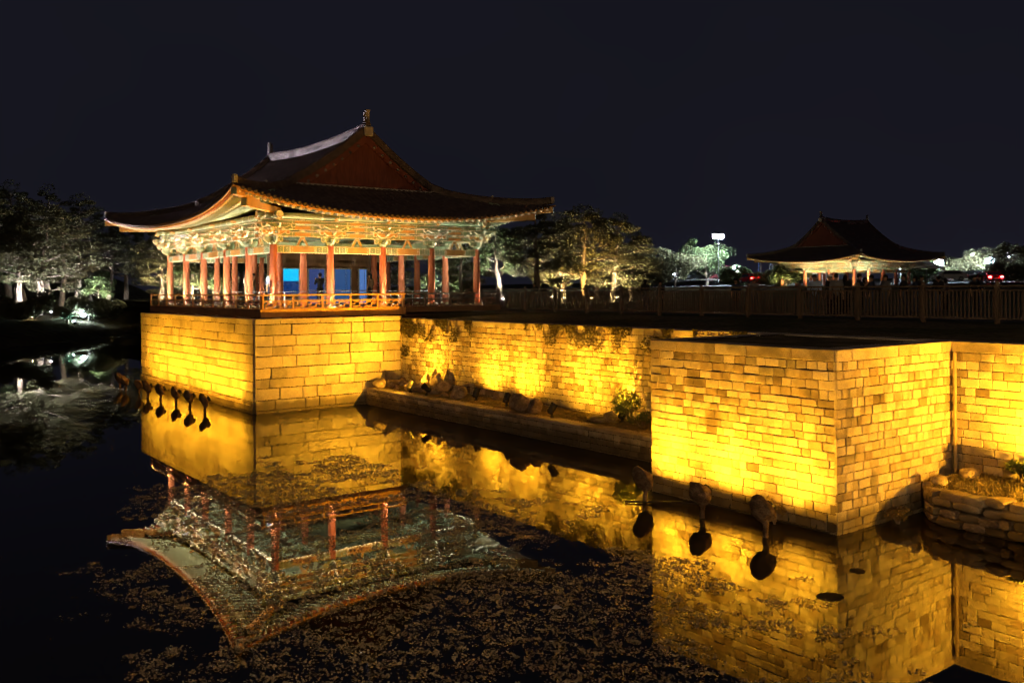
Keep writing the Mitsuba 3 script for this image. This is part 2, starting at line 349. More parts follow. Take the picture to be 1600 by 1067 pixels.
old = lambda hh, x: .10 + .6 * max(0, hh - .45) if hh > .3 else .25 if hh < .12 else .05
t = thing('retaining_wall', 'long recessed wall of small squared stones behind the boulder strewn ledge, overhung with creepers', 'stone wall')
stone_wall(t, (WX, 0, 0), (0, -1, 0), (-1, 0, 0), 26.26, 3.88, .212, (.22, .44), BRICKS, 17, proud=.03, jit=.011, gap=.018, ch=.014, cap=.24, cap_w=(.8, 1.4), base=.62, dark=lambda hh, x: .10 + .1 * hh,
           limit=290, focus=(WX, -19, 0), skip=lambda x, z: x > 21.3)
t = thing('bastion_wall', 'brightly lit long face of the projecting bastion with three rock shaped lamps in front', 'stone wall')
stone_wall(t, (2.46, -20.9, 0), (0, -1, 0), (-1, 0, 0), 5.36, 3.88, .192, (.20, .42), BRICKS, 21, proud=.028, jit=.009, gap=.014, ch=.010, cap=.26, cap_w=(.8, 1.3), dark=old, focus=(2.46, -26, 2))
t = thing('bastion_wall', 'short dimmer face of the projecting bastion turned towards the right hand ledge', 'stone wall')
stone_wall(t, (2.42, -26.26, 0), (1, 0, 0), (0, -1, 0), WX - 2.42, 3.88, .192, (.18, .38), BRICKS, 25, proud=.028, jit=.009, gap=.014, ch=.010, cap=.26, cap_w=(.5, 1.0), dark=lambda hh, x: .12, focus=(2.4, -26.3, 2))
t = thing('bastion_wall', 'hidden far side of the projecting bastion facing the boulder ledge', 'stone wall')
stone_wall(t, (WX, -20.9, 0), (-1, 0, 0), (0, 1, 0), WX - 2.46, 3.88, .218, (.3, .46), BRICKS, 27, cap=.26, limit=0)
t = thing('retaining_wall', 'wall running off to the right of the bastion, above the rubble stone ledge', 'stone wall')
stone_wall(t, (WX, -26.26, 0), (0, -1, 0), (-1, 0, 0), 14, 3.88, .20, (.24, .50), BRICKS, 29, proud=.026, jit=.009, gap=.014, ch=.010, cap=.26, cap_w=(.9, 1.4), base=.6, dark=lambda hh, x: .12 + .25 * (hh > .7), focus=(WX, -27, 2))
# low ledges at the foot of the long wall
t = thing('ledge_wall', 'low dark stone kerb wall edging the boulder ledge between pavilion terrace and bastion', 'low wall')
stone_wall(t, (5.22, -.28, 0), (0, -1, 0), (-1, 0, 0), 20.6, .74, .20, (.28, .55), BRICKS, 33, proud=.03, jit=.014, gap=.018, ch=.02, thick=.35, limit=250, focus=(5.2, -17, 0), cap=.12, cap_w=(.7, 1.3))
t = thing('ledge_wall', 'low end return of the boulder ledge against the terrace', 'low wall')
stone_wall(t, (7.1, -.26, 0), (-1, 0, 0), (0, 1, 0), 1.9, .72, .20, (.28, .55), BRICKS, 35, thick=.3, limit=20)
def rubble(key, path, seed, n_course=4, hc=.19):
    """Rough stones laid in uneven courses along a polyline of (x, y) points."""
    rg = random.Random(seed); path = np.array(path, float); seg = np.linalg.norm(np.diff(path, axis=0), axis=1); cum = np.concatenate([[0], np.cumsum(seg)])
    for c in range(-1, n_course):
        u = rg.uniform(-.2, 0)
        while u < cum[-1]:
            w = rg.uniform(.24, .60); um = min(max(u + w / 2, 0), cum[-1] - 1e-3); p = [np.interp(um, cum, path[:, k]) for k in (0, 1)]
            d = [np.interp(min(um + .1, cum[-1]), cum, path[:, k]) - np.interp(max(um - .1, 0), cum, path[:, k]) for k in (0, 1)]
            m = rock_mesh((1, 1, 1), seed * 50 + c * 97 + int(u * 31), .14, 2); v = m.v[0]; v = v / np.abs(v).max(1, keepdims=True) ** .92 * A(w * .50, .24, hc * .50)
            v = rot2(v, math.atan2(d[1], d[0]) + rg.uniform(-.12, .12))
            m.v[0] = v + A(p[0] + rg.uniform(-.04, .05), p[1] + rg.uniform(-.03, .03), hc * (c + .5) + rg.uniform(-.03, .03)); obj('stone', m, ('rock', BRICKS[1], BRICKS[3])[rg.randrange(3)], key, 35); u += w * rg.uniform(.93, 1.0)
def ico(r=1.0, sub=3): return trimesh.creation.icosphere(subdivisions=sub, radius=r)
def rock_mesh(size, seed, rough=.22, sub=3, nf=7):
    m = ico(1.0, sub); v = m.vertices.copy(); rg = np.random.default_rng(abs(seed))
    for _ in range(nf):                     # hewn facets
        d = rg.normal(size=3); d /= np.linalg.norm(d); c = rg.uniform(.62 if nf < 9 else .50, .9); h = v @ d; v -= np.outer(np.maximum(h - c, 0), d) * .85
    v *= (1 + rough * (meshkit.fbm(v * 1.6 + (seed % 977) * 3.1, 3, abs(seed)) - .5))[:, None]
    return MB().add(v * A(*size), m.faces)
t = thing('ledge_wall', 'rough rubble kerb wall of the grassy ledge right of the bastion, its rounded corner near the bastion', 'low wall')
rubble(t, [(7.0, -26.62), (6.2, -26.62), (5.55, -26.72), (5.15, -27.1), (5.05, -27.8), (5.02, -34.5)], 7)
def ledge_top(x0, x1, y0, y1, seed):
    xs, ys = np.linspace(x0, x1, 12), np.linspace(y0, y1, int(abs(y1 - y0) / .2) + 2)
    return grid(xs, ys, lambda X, Y: .70 + .11 * (X - x0) / (x1 - x0) + .09 * (meshkit.fbm(np.stack([X * 1.6, Y * 1.6, X * 0 + seed], -1), 3) - .5))
struct('ledge_soil', ledge_top(5.3, 7.19, -20.9, -.3, 3), 'soil', True)
struct('ledge_soil', ledge_top(5.16, 7.19, -39.5, -26.60, 7), 'soil', True)
def grass(areas, n, seed, hh):
    r = np.random.default_rng(seed); g = MB(); V = []; F = []
    ar = np.array([(b - a) * (d - c) for a, b, c, d in areas]); pick = r.choice(len(areas), n, p=ar / ar.sum())
    for i, k in enumerate(pick):
        a, b, c, d = areas[k]; x, y = r.uniform(a, b), r.uniform(c, d); z = .71 + .10 * (x - a) / (b - a); l = hh * r.uniform(.4, 1.2); an = r.uniform(0, 2 * PI); w = .010
        dx, dy = math.cos(an), math.sin(an); lean = r.normal(0, .5, 2) * l
        V += [(x - dx * w, y - dy * w, z - .03), (x + dx * w, y + dy * w, z - .03), (x + lean[0], y + lean[1], z + l)]; F.append((3 * i, 3 * i + 1, 3 * i + 2))
    return g.add(V, F)
k = obj('ledge_grass', grass([(5.35, 7.1, -20.8, -3.5)], 9000, 4, .06), 'grass_blade', kind='stuff')
k = obj('ledge_grass', grass([(5.15, 7.1, -32, -26.7)], 7000, 5, .11), 'grass_blade', kind='stuff')

# ------------------------------------------------------------------ lamps shaped like rocks on stems, standing in the water
def rock_lamp(x, y, s, seed, label, power, lean, group, aim=(2.2, .0, 1.7), w=2.0):
    t = thing('rock_lamp', label, 'floodlight', group)
    q = MB().tube([(x, y, -.5), (x, y, .12), (x + .02 * s, y, .22 * s), (x - .01, y, .36 * s)], [.07 * s, .055 * s, .055 * s, .09 * s], 10)
    obj('stem', q, 'lamp_rock', t, 30)
    m = rock_mesh((.20 * s, .24 * s, .31 * s), seed, .25); v = m.v[0]
    c, sn = math.cos(lean), math.sin(lean)                          # leans along +y and away from the wall
    v = np.stack([v[:, 0] * math.cos(.25) - v[:, 2] * math.sin(.25), v[:, 1] * c + v[:, 2] * sn, v[:, 2] * c - v[:, 1] * sn], -1) + A(x - .03, y + .04 * s, .54 * s)
    m.v[0] = v; obj('rock', m, 'lamp_rock', t, 40)
    # a housing sunk in the face towards the wall
    lc = A(x + .20 * s, y + .05 * s, .58 * s); d = A(.85, 0, .42); d /= np.linalg.norm(d)
    obj('lamp_housing', MB().tube([lc - d * .16 * s, lc + d * .03], [.10 * s, .11 * s], 12), 'black_metal', t)
    obj('lens', MB().disc(lc + d * .034, d, .085 * s, 14), 'black_metal', t, emitter=emit(SODIUM * .8))
    spot('rock_lamp', lc + d * .08, (x + aim[0], y + aim[1], aim[2]), SODIUM, power, 89.5, 10, w)
g = 'rock lamps in front of the terrace'
RT = [(-1.84, 14.78, 'farthest rock shaped lamp of the row before the terrace, out past its left corner'), (-1.99, 13.04, 'second farthest rock shaped lamp, close beside the farthest one left of the terrace corner'),
      (-1.83, 11.02, 'gold lit rock shaped lamp standing alone just left of the terrace corner'), (-1.9, 9.18, 'fifth rock lamp from the near end, at the left edge of the lit terrace wall'),
      (-1.79, 7.4, 'fourth rock shaped lamp from the near end of the terrace row'), (-1.61, 5.6, 'third rock shaped lamp from the near end of the terrace row'),
      (-1.6, 3.59, 'second rock shaped lamp from the near end of the terrace row'), (-1.55, 1.74, 'nearest rock shaped lamp of the terrace row, next to the front corner')]
for i, (x, y, l) in enumerate(RT): rock_lamp(x, y, .98, 60 + i, l, 2.2, .38, g, aim=(1.7, .0, 3.0), w=1.6)
g = 'rock lamps in front of the bastion'
RB = [(1.44, -21.65, 'rock shaped lamp with a glowing top at the far corner of the bastion'), (1.36, -23.53, 'middle rock shaped lamp of the three before the bastion'), (1.15, -25.43, 'nearest rock shaped lamp of the three before the bastion')]
for i, (x, y, l) in enumerate(RB): rock_lamp(x, y, 1.05, 80 + i, l, 2.7, .36, g, aim=(1.2, -.1, 2.9), w=2.2)
q = MB(); q.tube([(1.0, -21.4, .03), (1.9, -22.3, .05), (2.25, -23.0, .06), (2.28, -26.2, .06)], .022, 6)
for y in (-23.6, -24.4, -25.2, -25.9): q.tube([(2.28, y, .06), (2.18, y - .03, .12), (2.2, y - .05, .2)], .012, 5)
one('cable_pipe', q, 'black_metal', 'thin dark cable pipe with small hooks along the waterline of the bastion', 'pipe')
q = MB().tube([(-.12, .2, .34), (-.13, 17.2, .36)], .025, 6)
one('cable_pipe', q, 'pipe_metal', 'thin cable pipe along the foot of the terrace wall behind the rock lamps', 'pipe')
one('drain_pipe', MB().tube([(7.06, -26.42, .7), (7.06, -26.42, 3.62)], .04, 10), 'pipe_metal', 'slim vertical pipe in the inner corner right of the bastion', 'pipe', smooth=30)
one('drain_pipe', MB().tube([(7.06, -.14, .7), (7.06, -.14, 3.7)], .035, 10), 'pipe_metal', 'slim vertical pipe in the corner of terrace and recessed wall', 'pipe', smooth=30)

# floodlights on the ledges
def flood(x, y, label, power, aim, z=.76, w=2.0, cutoff=86, beam=20):
    t = thing('floodlight', label, 'floodlight', 'small floodlights on the ledges')
    obj('foot', MB().lathe((x, y, z - .12), [(.07, 0), (.07, .16), (.04, .18), (.04, .24)], 10), 'black_metal', t)
    p = A(x, y, z + .30); d = A(*aim) - p; d /= np.linalg.norm(d)
    obj('head', MB().tube([p - d * .20, p - d * .15, p + d * .12, p + d * .20], [.07, .12, .13, .14], 12), 'black_metal', t)
    obj('lens', MB().disc(p + d * .19, d, .12, 14), 'black_metal', t, emitter=emit(SODIUM * 1.0))
    spot('floodlight', p + d * .24, aim, SODIUM, power * (.55 if cutoff > 65 else .78), cutoff, beam, w)
flood(5.8, -3.1, 'small floodlight among the pale boulders at the far end of the ledge', 5.5, (7.0, -3.2, 3.6))
flood(6.3, -7.4, 'small black floodlight behind the dark boulders on the ledge', 5.0, (7.1, -7.5, 3.3))
flood(6.2, -9.6, 'small black floodlight alone in the middle of the ledge', 5.2, (7.1, -9.9, 3.3))
flood(5.55, -13.1, 'small black floodlight next to the squat boulder on the ledge', 7.5, (7.0, -13.7, 3.7))
flood(6.6, -15.5, 'small floodlight glowing behind the leafy shrub at the near end of the ledge', 5, (7.0, -16.0, 3.8))
flood(6.0, -18.6, 'small floodlight on the ledge hidden behind the bastion', 7, (7.0, -19.0, 3.8))
flood(5.7, -4.6, 'small floodlight at the ledge rim turned towards the pavilion end wall', 15, (2.6, 0, 4.6), cutoff=60, beam=30)
flood(6.3, -28.6, 'small floodlight behind the shrub on the right hand ledge', 7.5, (7.0, -28.4, 4.0))
flood(5.5, -31.0, 'small floodlight beyond the right edge of the photo', 19, (6.2, -27.4, 4.2))

# ------------------------------------------------------------------ pavilions: hip-and-gable tiled roof on bracketed columns
class Roof:
    """Heights over plan: t = distance in from the eave, s = -1..1 along the eave between hips."""
    def __init__(s, hx, hy, ze, rise, lift, out, tg, L0x, L0y):
        s.hx, s.hy, s.ze, s.rise, s.lift, s.out, s.tg, s.L0 = hx, hy, ze, rise, lift, out, tg, (L0x, L0y)
    def fade(s, t): return np.clip(1 - t / s.tg, 0, 1) ** 1.6
    def z(s, t, q):
        k = t / s.hx
        return s.ze + s.rise * (.6 * k + .4 * k * k) + s.lift * np.abs(q) ** 2.2 * s.fade(t)
    def pt(s, side, t, q):
        """side 0: +x, 1: -x, 2: +y, 3: -y; q from -1 to 1 along the eave."""
        t, q = np.asarray(t, float), np.asarray(q, float); fd = s.fade(t)
        h, hv = (s.hx, s.hy) if side < 2 else (s.hy, s.hx)
        hvv = np.where(t < s.tg, hv - t, hv - s.tg) if side < 2 else hv - t
        n = h - t + s.out * fd * np.abs(q) ** 3; v = q * (hvv + s.out * fd)
        z = s.z(t, q)
        if side < 2: z = z + .28 * np.abs(q) ** 2 * np.clip((t / s.hx - .5) * 2, 0, 1) ** 2
        sg = 1 if side in (0, 2) else -1
        return np.stack([n * sg, v, z] if side < 2 else [v, n * sg, z], -1)
    def q_of(s, side, t, v):
        hv = s.hy if side < 2 else s.hx; t = np.asarray(t, float)
        hvv = np.where(t < s.tg, hv - t, hv - s.tg) if side < 2 else hv - t
        return v / (hvv + s.out * s.fade(t))
    def tmax(s, side, v):
        hv = s.hy if side < 2 else s.hx
        if side < 2 and abs(v) <= hv - s.tg: return s.hx
        lo, hi = 0.0, s.tg
        for _ in range(30):
            mid = (lo + hi) / 2
            if abs(s.q_of(side, mid, v)) < 1: lo = mid
            else: hi = mid
        return lo

def scroll_arm(L, h, tip):
    """Profile of a bracket arm: flat top, underside rising to curled ends."""
    pts = [(-L, h), (-L, h * .62)]
    for k in range(7): a = PI * (k / 6); pts.append((-L + tip * .5 - tip * .5 * math.cos(a) , h * .62 - tip * .55 * math.sin(a)))
    pts += [(-L * .35, 0), (L * .35, 0)]
    return Polygon(pts + [(-x, y) for x, y in pts[1:-2][::-1]] + [(L, h)]).buffer(0)
def beak_arm(L, h):
    """Profile of an outward arm whose end hooks upward like a beak; from x=-L*.4 inside to x=L outside."""
    p = [(-L * .3, 0), (L * .50, 0), (L * .66, h * .10), (L * .80, h * .34), (L * 1.0, h * .70), (L * 1.06, h * 1.02), (L * .88, h * .90), (-L * .3, h)]
    return Polygon(p).buffer(0)

def build_pavilion(label, origin, rz, X, Y, zf, zc, R, detail=True, terr=None, rr=.175):
    P = thing('pavilion', label, 'pavilion')
    XF[0] = T().translate([origin[0], origin[1], 0]).rotate([0, 0, 1], math.degrees(rz))
    hx0, hy0 = X[-1], Y[-1]
    # perimeter columns
    per = [(x, y) for x in X for y in (Y[0], Y[-1])] + [(x, y) for y in Y[1:-1] for x in (X[0], X[-1])]
    colm = mikit.ply(MB().tube([(0, 0, zf), (0, 0, zf + .4 * (zc - zf)), (0, 0, zc)], [rr, rr * 1.04, rr * .86], 16).get(), None, smooth=30)
    basem = mikit.ply(MB().lathe((0, 0, zf), [(rr * 1.75, 0), (rr * 1.75, .06), (rr * 1.25, .14)], 16).get(), None, smooth=30)
    base_xf = XF[0]
    for x, y in per:
        XF[0] = base_xf @ T().translate([x, y, 0]); k = obj('column', colm, 'red_paint', P); obj('column_base', basem, BLOCKS[1], k)
    inner = [(x, y) for x in X[1:-1:2] for y in Y[1:-1]]
    for x, y in inner:
        XF[0] = base_xf @ T().translate([x, y, 0]); obj('column', colm, 'red_paint', P)
    XF[0] = base_xf
    sides = [('x', 1, X[-1], Y), ('x', -1, X[0], Y), ('y', 1, Y[-1], X), ('y', -1, Y[0], X)]
    H = R.ze - zc                        # bracket zone
    z_l0, z_l1 = zc - .36, zc - .03      # tie beam
    zb = [(zc + .28 * H, zc + .45 * H), (zc + .50 * H, zc + .68 * H), (zc + .71 * H, zc + .84 * H)]
    zp = zc + .98 * H                     # eave purlin
    boxw = mikit  # noqa
    for ax, sg, c, S in sides:
        def bx(s0, s1, z0, z1, w, off=0.0):
            m = ((s0 + s1) / 2, (z0 + z1) / 2)
            return ((c + sg * off, m[0], m[1]), (w, s1 - s0, z1 - z0)) if ax == 'x' else ((m[0], c + sg * off, m[1]), (s1 - s0, w, z1 - z0))
        for a, b in zip(S[:-1], S[1:]):
            a2, b2 = a + rr * .8, b - rr * .8; L = b2 - a2
            k = obj('tie_beam', MB().box(*bx(a2, b2, z_l0, z_l1, .20)), 'cream_paint', P)
            e = .035
            for fc in (-1, 1): obj('ochre_panel', MB().box(*bx(a2 + .26 * L, b2 - .26 * L, z_l0 + e, z_l1 - e, .012, fc * .103)), 'ochre_paint', k)
            for u0, u1 in ((.02, .11), (.13, .235), (.765, .87), (.89, .98)):
                for fc in (-1, 1): obj('green_panel', MB().box(*bx(a2 + u0 * L, a2 + u1 * L, z_l0 + e, z_l1 - e, .012, fc * .103)), 'green_paint', k)
            if detail:
                pan = MB()
                for u in (.065, .183, .817, .935):
                    for dz in (-.05, .05): pan.box(*bx(a2 + u * L - .02, a2 + u * L + .02, (z_l0 + z_l1) / 2 + dz - .018, (z_l0 + z_l1) / 2 + dz + .018, .006, .111))
                for u in (.285, .715): pan.box(*bx(a2 + u * L - .012, a2 + u * L + .012, z_l0 + .05, z_l1 - .05, .006, .111))
                obj('painted_mark', pan, 'cream_paint', k)
            # inverted V spreader between columns
            mid = (a + b) / 2; w = .30; hh = zb[0][0] - z_l1
            tri = Polygon([(-w, 0), (-w * .62, 0), (-w * .12, hh * .72), (w * .12, hh * .72), (w * .62, 0), (w, 0), (w * .28, hh), (-w * .28, hh)])
            fr = ((c, mid, z_l1 + .004), (0, 1, 0), (0, 0, 1), (1, 0, 0)) if ax == 'x' else ((mid, c, z_l1 + .004), (1, 0, 0), (0, 0, 1), (0, 1, 0))
            k = obj('spreader', MB().prism(tri, .08, fr), 'cream_paint', P); obj('infill', MB().prism(tri.buffer(-.028), .10, fr), 'ochre_paint', k)
        # three stacked beams with thin painted edges, small blocks between
        for j, (z0, z1) in enumerate(zb):
            ex = rr if j < 2 else .5
            k = obj('wall_beam', MB().box(*bx(S[0] - ex, S[-1] + ex, z0, z1, .13 + .012 * j)), ('green_paint', 'green_paint', 'green_paint')[j], P)
            ed = MB()
            for zz in (z0 + .008, z1 - .018): ed.box(*bx(S[0] - ex - .01, S[-1] + ex + .01, zz - .004, zz + .022, .155 + .012 * j))
            for a, b in zip(S[:-1], S[1:]):
                for u in (.32, .68): ed.box(*bx(a + u * (b - a) - .015, a + u * (b - a) + .015, z0 + .03, z1 - .03, .15 + .012 * j))
                obj('ochre_panel', MB().box(*bx(a + .36 * (b - a), a + .64 * (b - a), z0 + .05, z1 - .05, .146 + .012 * j)), 'ochre_paint', k)
            obj('painted_edge', ed, 'cream_paint', k)
            bl = MB()
            for a, b in zip(S[:-1], S[1:]): bl.box(*bx((a + b) / 2 - .09, (a + b) / 2 + .09, z1, (zb[j + 1][0] if j < 2 else z1 + .05), .17))
            obj('bearing_block', bl, 'cream_paint', k)
        pp = (lambda s: (c, s, zp)) if ax == 'x' else (lambda s: (s, c, zp))
        k = obj('purlin', MB().tube([pp(S[0] - .75), pp(S[-1] + .75)], .155, 12), 'green_paint', P, 30)
        ring = MB()
        for s0 in S:
            for d in (-.42, .42): ring.tube([pp(s0 + d - .03), pp(s0 + d + .03)], .165, 12)
        for e in (S[0] - .76, S[-1] + .76): ring.tube([pp(e - .012), pp(e + .012)], .16, 12)
        obj('painted_ring', ring, 'cream_paint', k)
    # bracket clusters on the columns
    def cluster(x, y, dirs):
        G, C, O, D = MB(), MB(), MB(), MB()
        h1 = (zb[0][0] - zc); z0 = zc
        G.add(*MB().lathe((x, y, z0), [(rr * .95, 0), (rr * 1.35, .10), (rr * 1.35, .16)], 4).get())
        tiers = [(.45, z0 + .02, zb[0][0] + .02, .20), (.66, zb[0][0] + .05, zb[1][0] - .02, .20), (.80, zb[1][0] + .05, zb[2][0] - .02, .20)]
        for dx, dy in dirs:                # (dx, dy) points outward; the arms lie along the wall and across it
            al, ac = (-dy, dx), (dx, dy)
            for j, (L, za, zz, tip) in enumerate(tiers):
                pr = scroll_arm(L, zz - za, tip)
                for off in ((0.0,) if j == 0 else (0.0, .30 * j)):
                    fr = ((x + dx * off, y + dy * off, za), (*al, 0), (0, 0, 1), (*ac, 0))
                    C.prism(pr, .085, fr); (G if off == 0 or j == 2 else O).prism(pr.buffer(-.032), .112, fr)
            for j, (L, za, zz, tip) in enumerate(tiers):
                fr = ((x, y, za + .05), (*ac, 0), (0, 0, 1), (*al, 0)); pr = beak_arm(.46 + .17 * j, (zz - za) * .62)
                C.prism(pr, .07, fr); G.prism(pr.buffer(-.022), .10, fr)
            for j in (1, 2):               # little bearing blocks with dark seams
                for u in (-.5, -.25, .25, .5):
                    cx, cy, cz = x + al[0] * u * (1 + .2 * j) + dx * .30 * (j - 1), y + al[1] * u * (1 + .2 * j) + dy * .30 * (j - 1), tiers[j][1] - .03
                    C.box((cx, cy, cz), (.14, .14, .07))
            hd = A(x + dx * .62, y + dy * .62, zb[2][1] + .02); O.tube([hd, hd + A(dx, dy, .25) * .22], [.075, .06], 8); C.disc(hd + A(dx, dy, .25) * .221, (dx, dy, .25), .062, 8)   # carved head under the purlin
        k = obj('bracket', G, 'green_paint', P); obj('painted_edge', C, 'cream_paint', k); obj('carved_block', O, 'ochre_paint', k)
    for x, y in per:
        d = []
        if x == X[0]: d.append((-1, 0))
        if x == X[-1]: d.append((1, 0))
        if y == Y[0]: d.append((0, -1))
        if y == Y[-1]: d.append((0, 1))
        cluster(x, y, d)
    # ceiling and inner beams
    obj('ceiling', MB().box((0, 0, zb[2][1] + .06), (X[-1] - X[0] - .2, Y[-1] - Y[0] - .2, .08)), 'green_paint', P)
    q = MB()
    for y in Y[1:-1]: q.box((0, y, zc + .10), (X[-1] - X[0], .26, .36))
    for x in X[1:-1:2]: q.box((x, 0, zc + .12), (.24, Y[-1] - Y[0], .3))
    obj('inner_beams', q, 'green_paint', P)
    # roof slopes
    slope = MB()
    for sd in range(4):
        ts = np.linspace(0, R.hx if sd < 2 else R.tg, 16 if sd < 2 else 9); qs = np.linspace(-1, 1, 41)
        if sd < 2: ts = np.sort(np.append(ts, R.tg))
        Tt, Q = np.meshgrid(ts, qs, indexing='ij'); m = R.pt(sd, Tt, Q); m[..., 2] -= .075; n = len(qs)
        i = np.arange(len(ts) - 1)[:, None] * n + np.arange(n - 1)[None]
        f = np.stack([i, i + n, i + n + 1, i + 1], -1).reshape(-1, 4)
        slope.add(m.reshape(-1, 3), f); m2 = m.copy(); m2[..., 2] -= .05; slope.add(m2.reshape(-1, 3), f[:, ::-1])
    RF = obj('roof', slope, 'roof_tile', P, 40)
    ribs, ends, soffit, raft, fly, fasc, tipc, rafe = MB(), MB(), MB(), MB(), MB(), MB(), MB(), MB()
    sp = .285
    for sd in range(4):
        hv = (R.hy if sd < 2 else R.hx) + R.out
        nn = int(hv / sp)
        nrm = [(1, 0, 0), (-1, 0, 0), (0, 1, 0), (0, -1, 0)][sd]
        for k in range(-nn, nn + 1):
            v = k * sp; tm = R.tmax(sd, v)
            if tm < .25: continue
            ts = np.linspace(-.03, tm, max(3, int(tm / .7) + 2)); p = R.pt(sd, ts, np.clip(R.q_of(sd, ts, v), -1, 1)); p[:, 2] -= .03
            ribs.tube(p, .078, 6, cap=False); ends.disc(p[0] + A(*nrm) * .004 + A(0, 0, -.005), nrm, .085, 10)
            ends.tube([p[0] - A(*nrm) * .05, p[0] + A(*nrm) * .002], .088, 10, cap=False)
        # between the round tiles, the hanging lip of the flat ones; fascia board; rafters
        qs = np.linspace(-1, 1, 61)
        e0 = R.pt(sd, np.full(61, .02), qs); e1 = R.pt(sd, np.full(61, .10), qs); e2 = R.pt(sd, np.full(61, .85), qs); e3 = R.pt(sd, np.full(61, 2.6), qs * .985)
        def strip(mb, a, da, b, db):
            a, b = a.copy(), b.copy(); a[:, 2] += da; b[:, 2] += db; n = len(a); i = np.arange(n - 1)
            f = np.stack([i, i + 1, i + n + 1, i + n], -1); mb.add(np.vstack([a, b]), f)
        strip(fasc, e0, -.05, e0, -.135); strip(fasc, e0, -.135, e1, -.135)
        strip(fasc, e1, -.135, e1, -.20)
        strip(soffit, e1, -.20, e2, -.11)
        strip(soffit, e2, -.11, e2, -.235)
        ze2 = e2.copy(); zi = e3.copy(); zi[:, 2] = R.z(np.full(61, .85), qs) - .235 + .20 * 1.75
        strip(soffit, ze2, -.235, zi, 0)
        L0 = R.L0[1] if sd < 2 else R.L0[0]
        m = int(hv / .36)
        for k in range(-m, m + 1):
            v = (k + .5) * .36
            if abs(v) > hv - .35: continue
            vi = v if abs(v) < L0 else math.copysign(L0 + (abs(v) - L0) * .12, v)
            q1, q2 = (float(np.clip(R.q_of(sd, t_, v), -1, 1)) for t_ in (.16, .80))
            o1 = R.pt(sd, .14, q1); o2 = R.pt(sd, .80, q2)
            hN = (R.hx if sd < 2 else R.hy); inn = hN - 2.75
            sg = 1 if sd in (0, 2) else -1
            pin = A(inn * sg, vi, 0) if sd < 2 else A(vi, inn * sg, 0)
            d = pin - A(o2[0], o2[1], 0); d /= np.linalg.norm(d)
            a = A(o2[0], o2[1], R.z(.8, q2) - .235 - .08 - .02); b = a + d * 2.1; b[2] += .20 * 2.0
            raft.tube([a + d * .13, b], .066, 8, cap=False); rafe.tube([a, a + d * .13], .076, 8)
            d1 = pin - A(o1[0], o1[1], 0); d1 /= np.linalg.norm(d1)
            a = A(o1[0], o1[1], R.z(.14, q1) - .20 - .062); b = a + d1 * .95; b[2] += .09
            fly.bar(a + d1 * .13, b, .085, .075); tipc.bar(a, a + d1 * .13, .10, .095)
    # corner (angle) rafters under the hips
    for sx in (-1, 1):
        for sy in (-1, 1):
            tp = A(sx * (R.hx + R.out - .12), sy * (R.hy + R.out - .12), R.ze + R.lift - .32); inn = A(sx * (R.hx - 2.8), sy * (R.hy - 2.8), R.ze + .34)
            tp2 = tp + (inn - tp) * .20 + A(0, 0, -.30)
            cr = obj('corner_rafter', MB().bar(tp, tp + (inn - tp) * .5, .22, .26).bar(tp2, inn + A(0, 0, -.15), .24, .30), 'ochre_paint', P)
            d = (inn - tp) / np.linalg.norm(inn - tp); c2 = MB()
            for q0 in (tp, tp2): c2.bar(q0 - d * .02, q0, .23, .28)
            obj('end_cap', c2, 'green_paint', cr)
    obj('tile_ribs', ribs, 'roof_tile', RF, 60, kind='stuff'); obj('eave_tile_ends', ends, 'roof_tile', RF, kind='stuff')
    obj('fascia', fasc, 'ochre_paint', P); obj('soffit', soffit, 'red_paint', P)
    obj('rafters', raft, 'green_paint', P, 60, kind='stuff'); obj('rafter_ends', rafe, 'cream_paint', P, kind='stuff')
    obj('flying_rafters', fly, 'green_paint', P, kind='stuff'); obj('flying_rafter_ends', tipc, 'cream_paint', P, kind='stuff')
    # ridges
    yv = R.hy - R.tg
    def ridge(pts, w, h, name, lime=True):
        pts = np.asarray(pts, float); b = MB(); n = len(pts)
        for i in range(n - 1):
            b.bar(pts[i] + A(0, 0, h * .42), pts[i + 1] + A(0, 0, h * .42), w * .8, h * .84)
        k = obj(name, b, 'ridge_tile' if lime else 'roof_tile', RF)
        t2 = MB().tube(pts + A(0, 0, h * .90), w * .36, 8); obj('cap_tiles', t2, 'roof_tile', RF, 40)
        l = MB()
        for dz in (.12, .34, .56, .76):
            for i in range(n - 1): l.bar(pts[i] + A(0, 0, h * dz), pts[i + 1] + A(0, 0, h * dz), w * .92, h * .055)
        obj('ridge_courses', l, 'roof_tile', RF)
        return k
    ys = np.linspace(-yv - .15, yv + .15, 17); rz_ = R.ze + R.rise + .28 * (ys / yv) ** 2 - .06
    rpts = np.stack([ys * 0, ys, rz_], 1)
    ridge(rpts, .38, .42, 'main_ridge')
    for e in (0, -1):
        sy = -1 if e == 0 else 1; o = rpts[e] + A(0, -.22 * sy, .42)
        fin = Polygon([(-.26, -.1), (.22, -.1), (.27, .15), (.20, .42), (.24, .62), (.30, .76), (.16, .72), (.10, .80), (.0, .66), (-.10, .70), (-.17, .55), (-.10, .42), (-.20, .22)])
        fin = Polygon([(x * .8, zz * .86) for x, zz in fin.exterior.coords])
        obj('finial', MB().prism(fin, .20, (o, (0, sy, 0), (0, 0, 1), (1, 0, 0))).prism(fin.buffer(-.07), .26, (o, (0, sy, 0), (0, 0, 1), (1, 0, 0))), 'ridge_tile', RF)
        obj('ridge_end', MB().box(rpts[e] + A(0, sy * .05, .0), (.5, .16, .5), ch=.06), 'lime_plaster', RF)
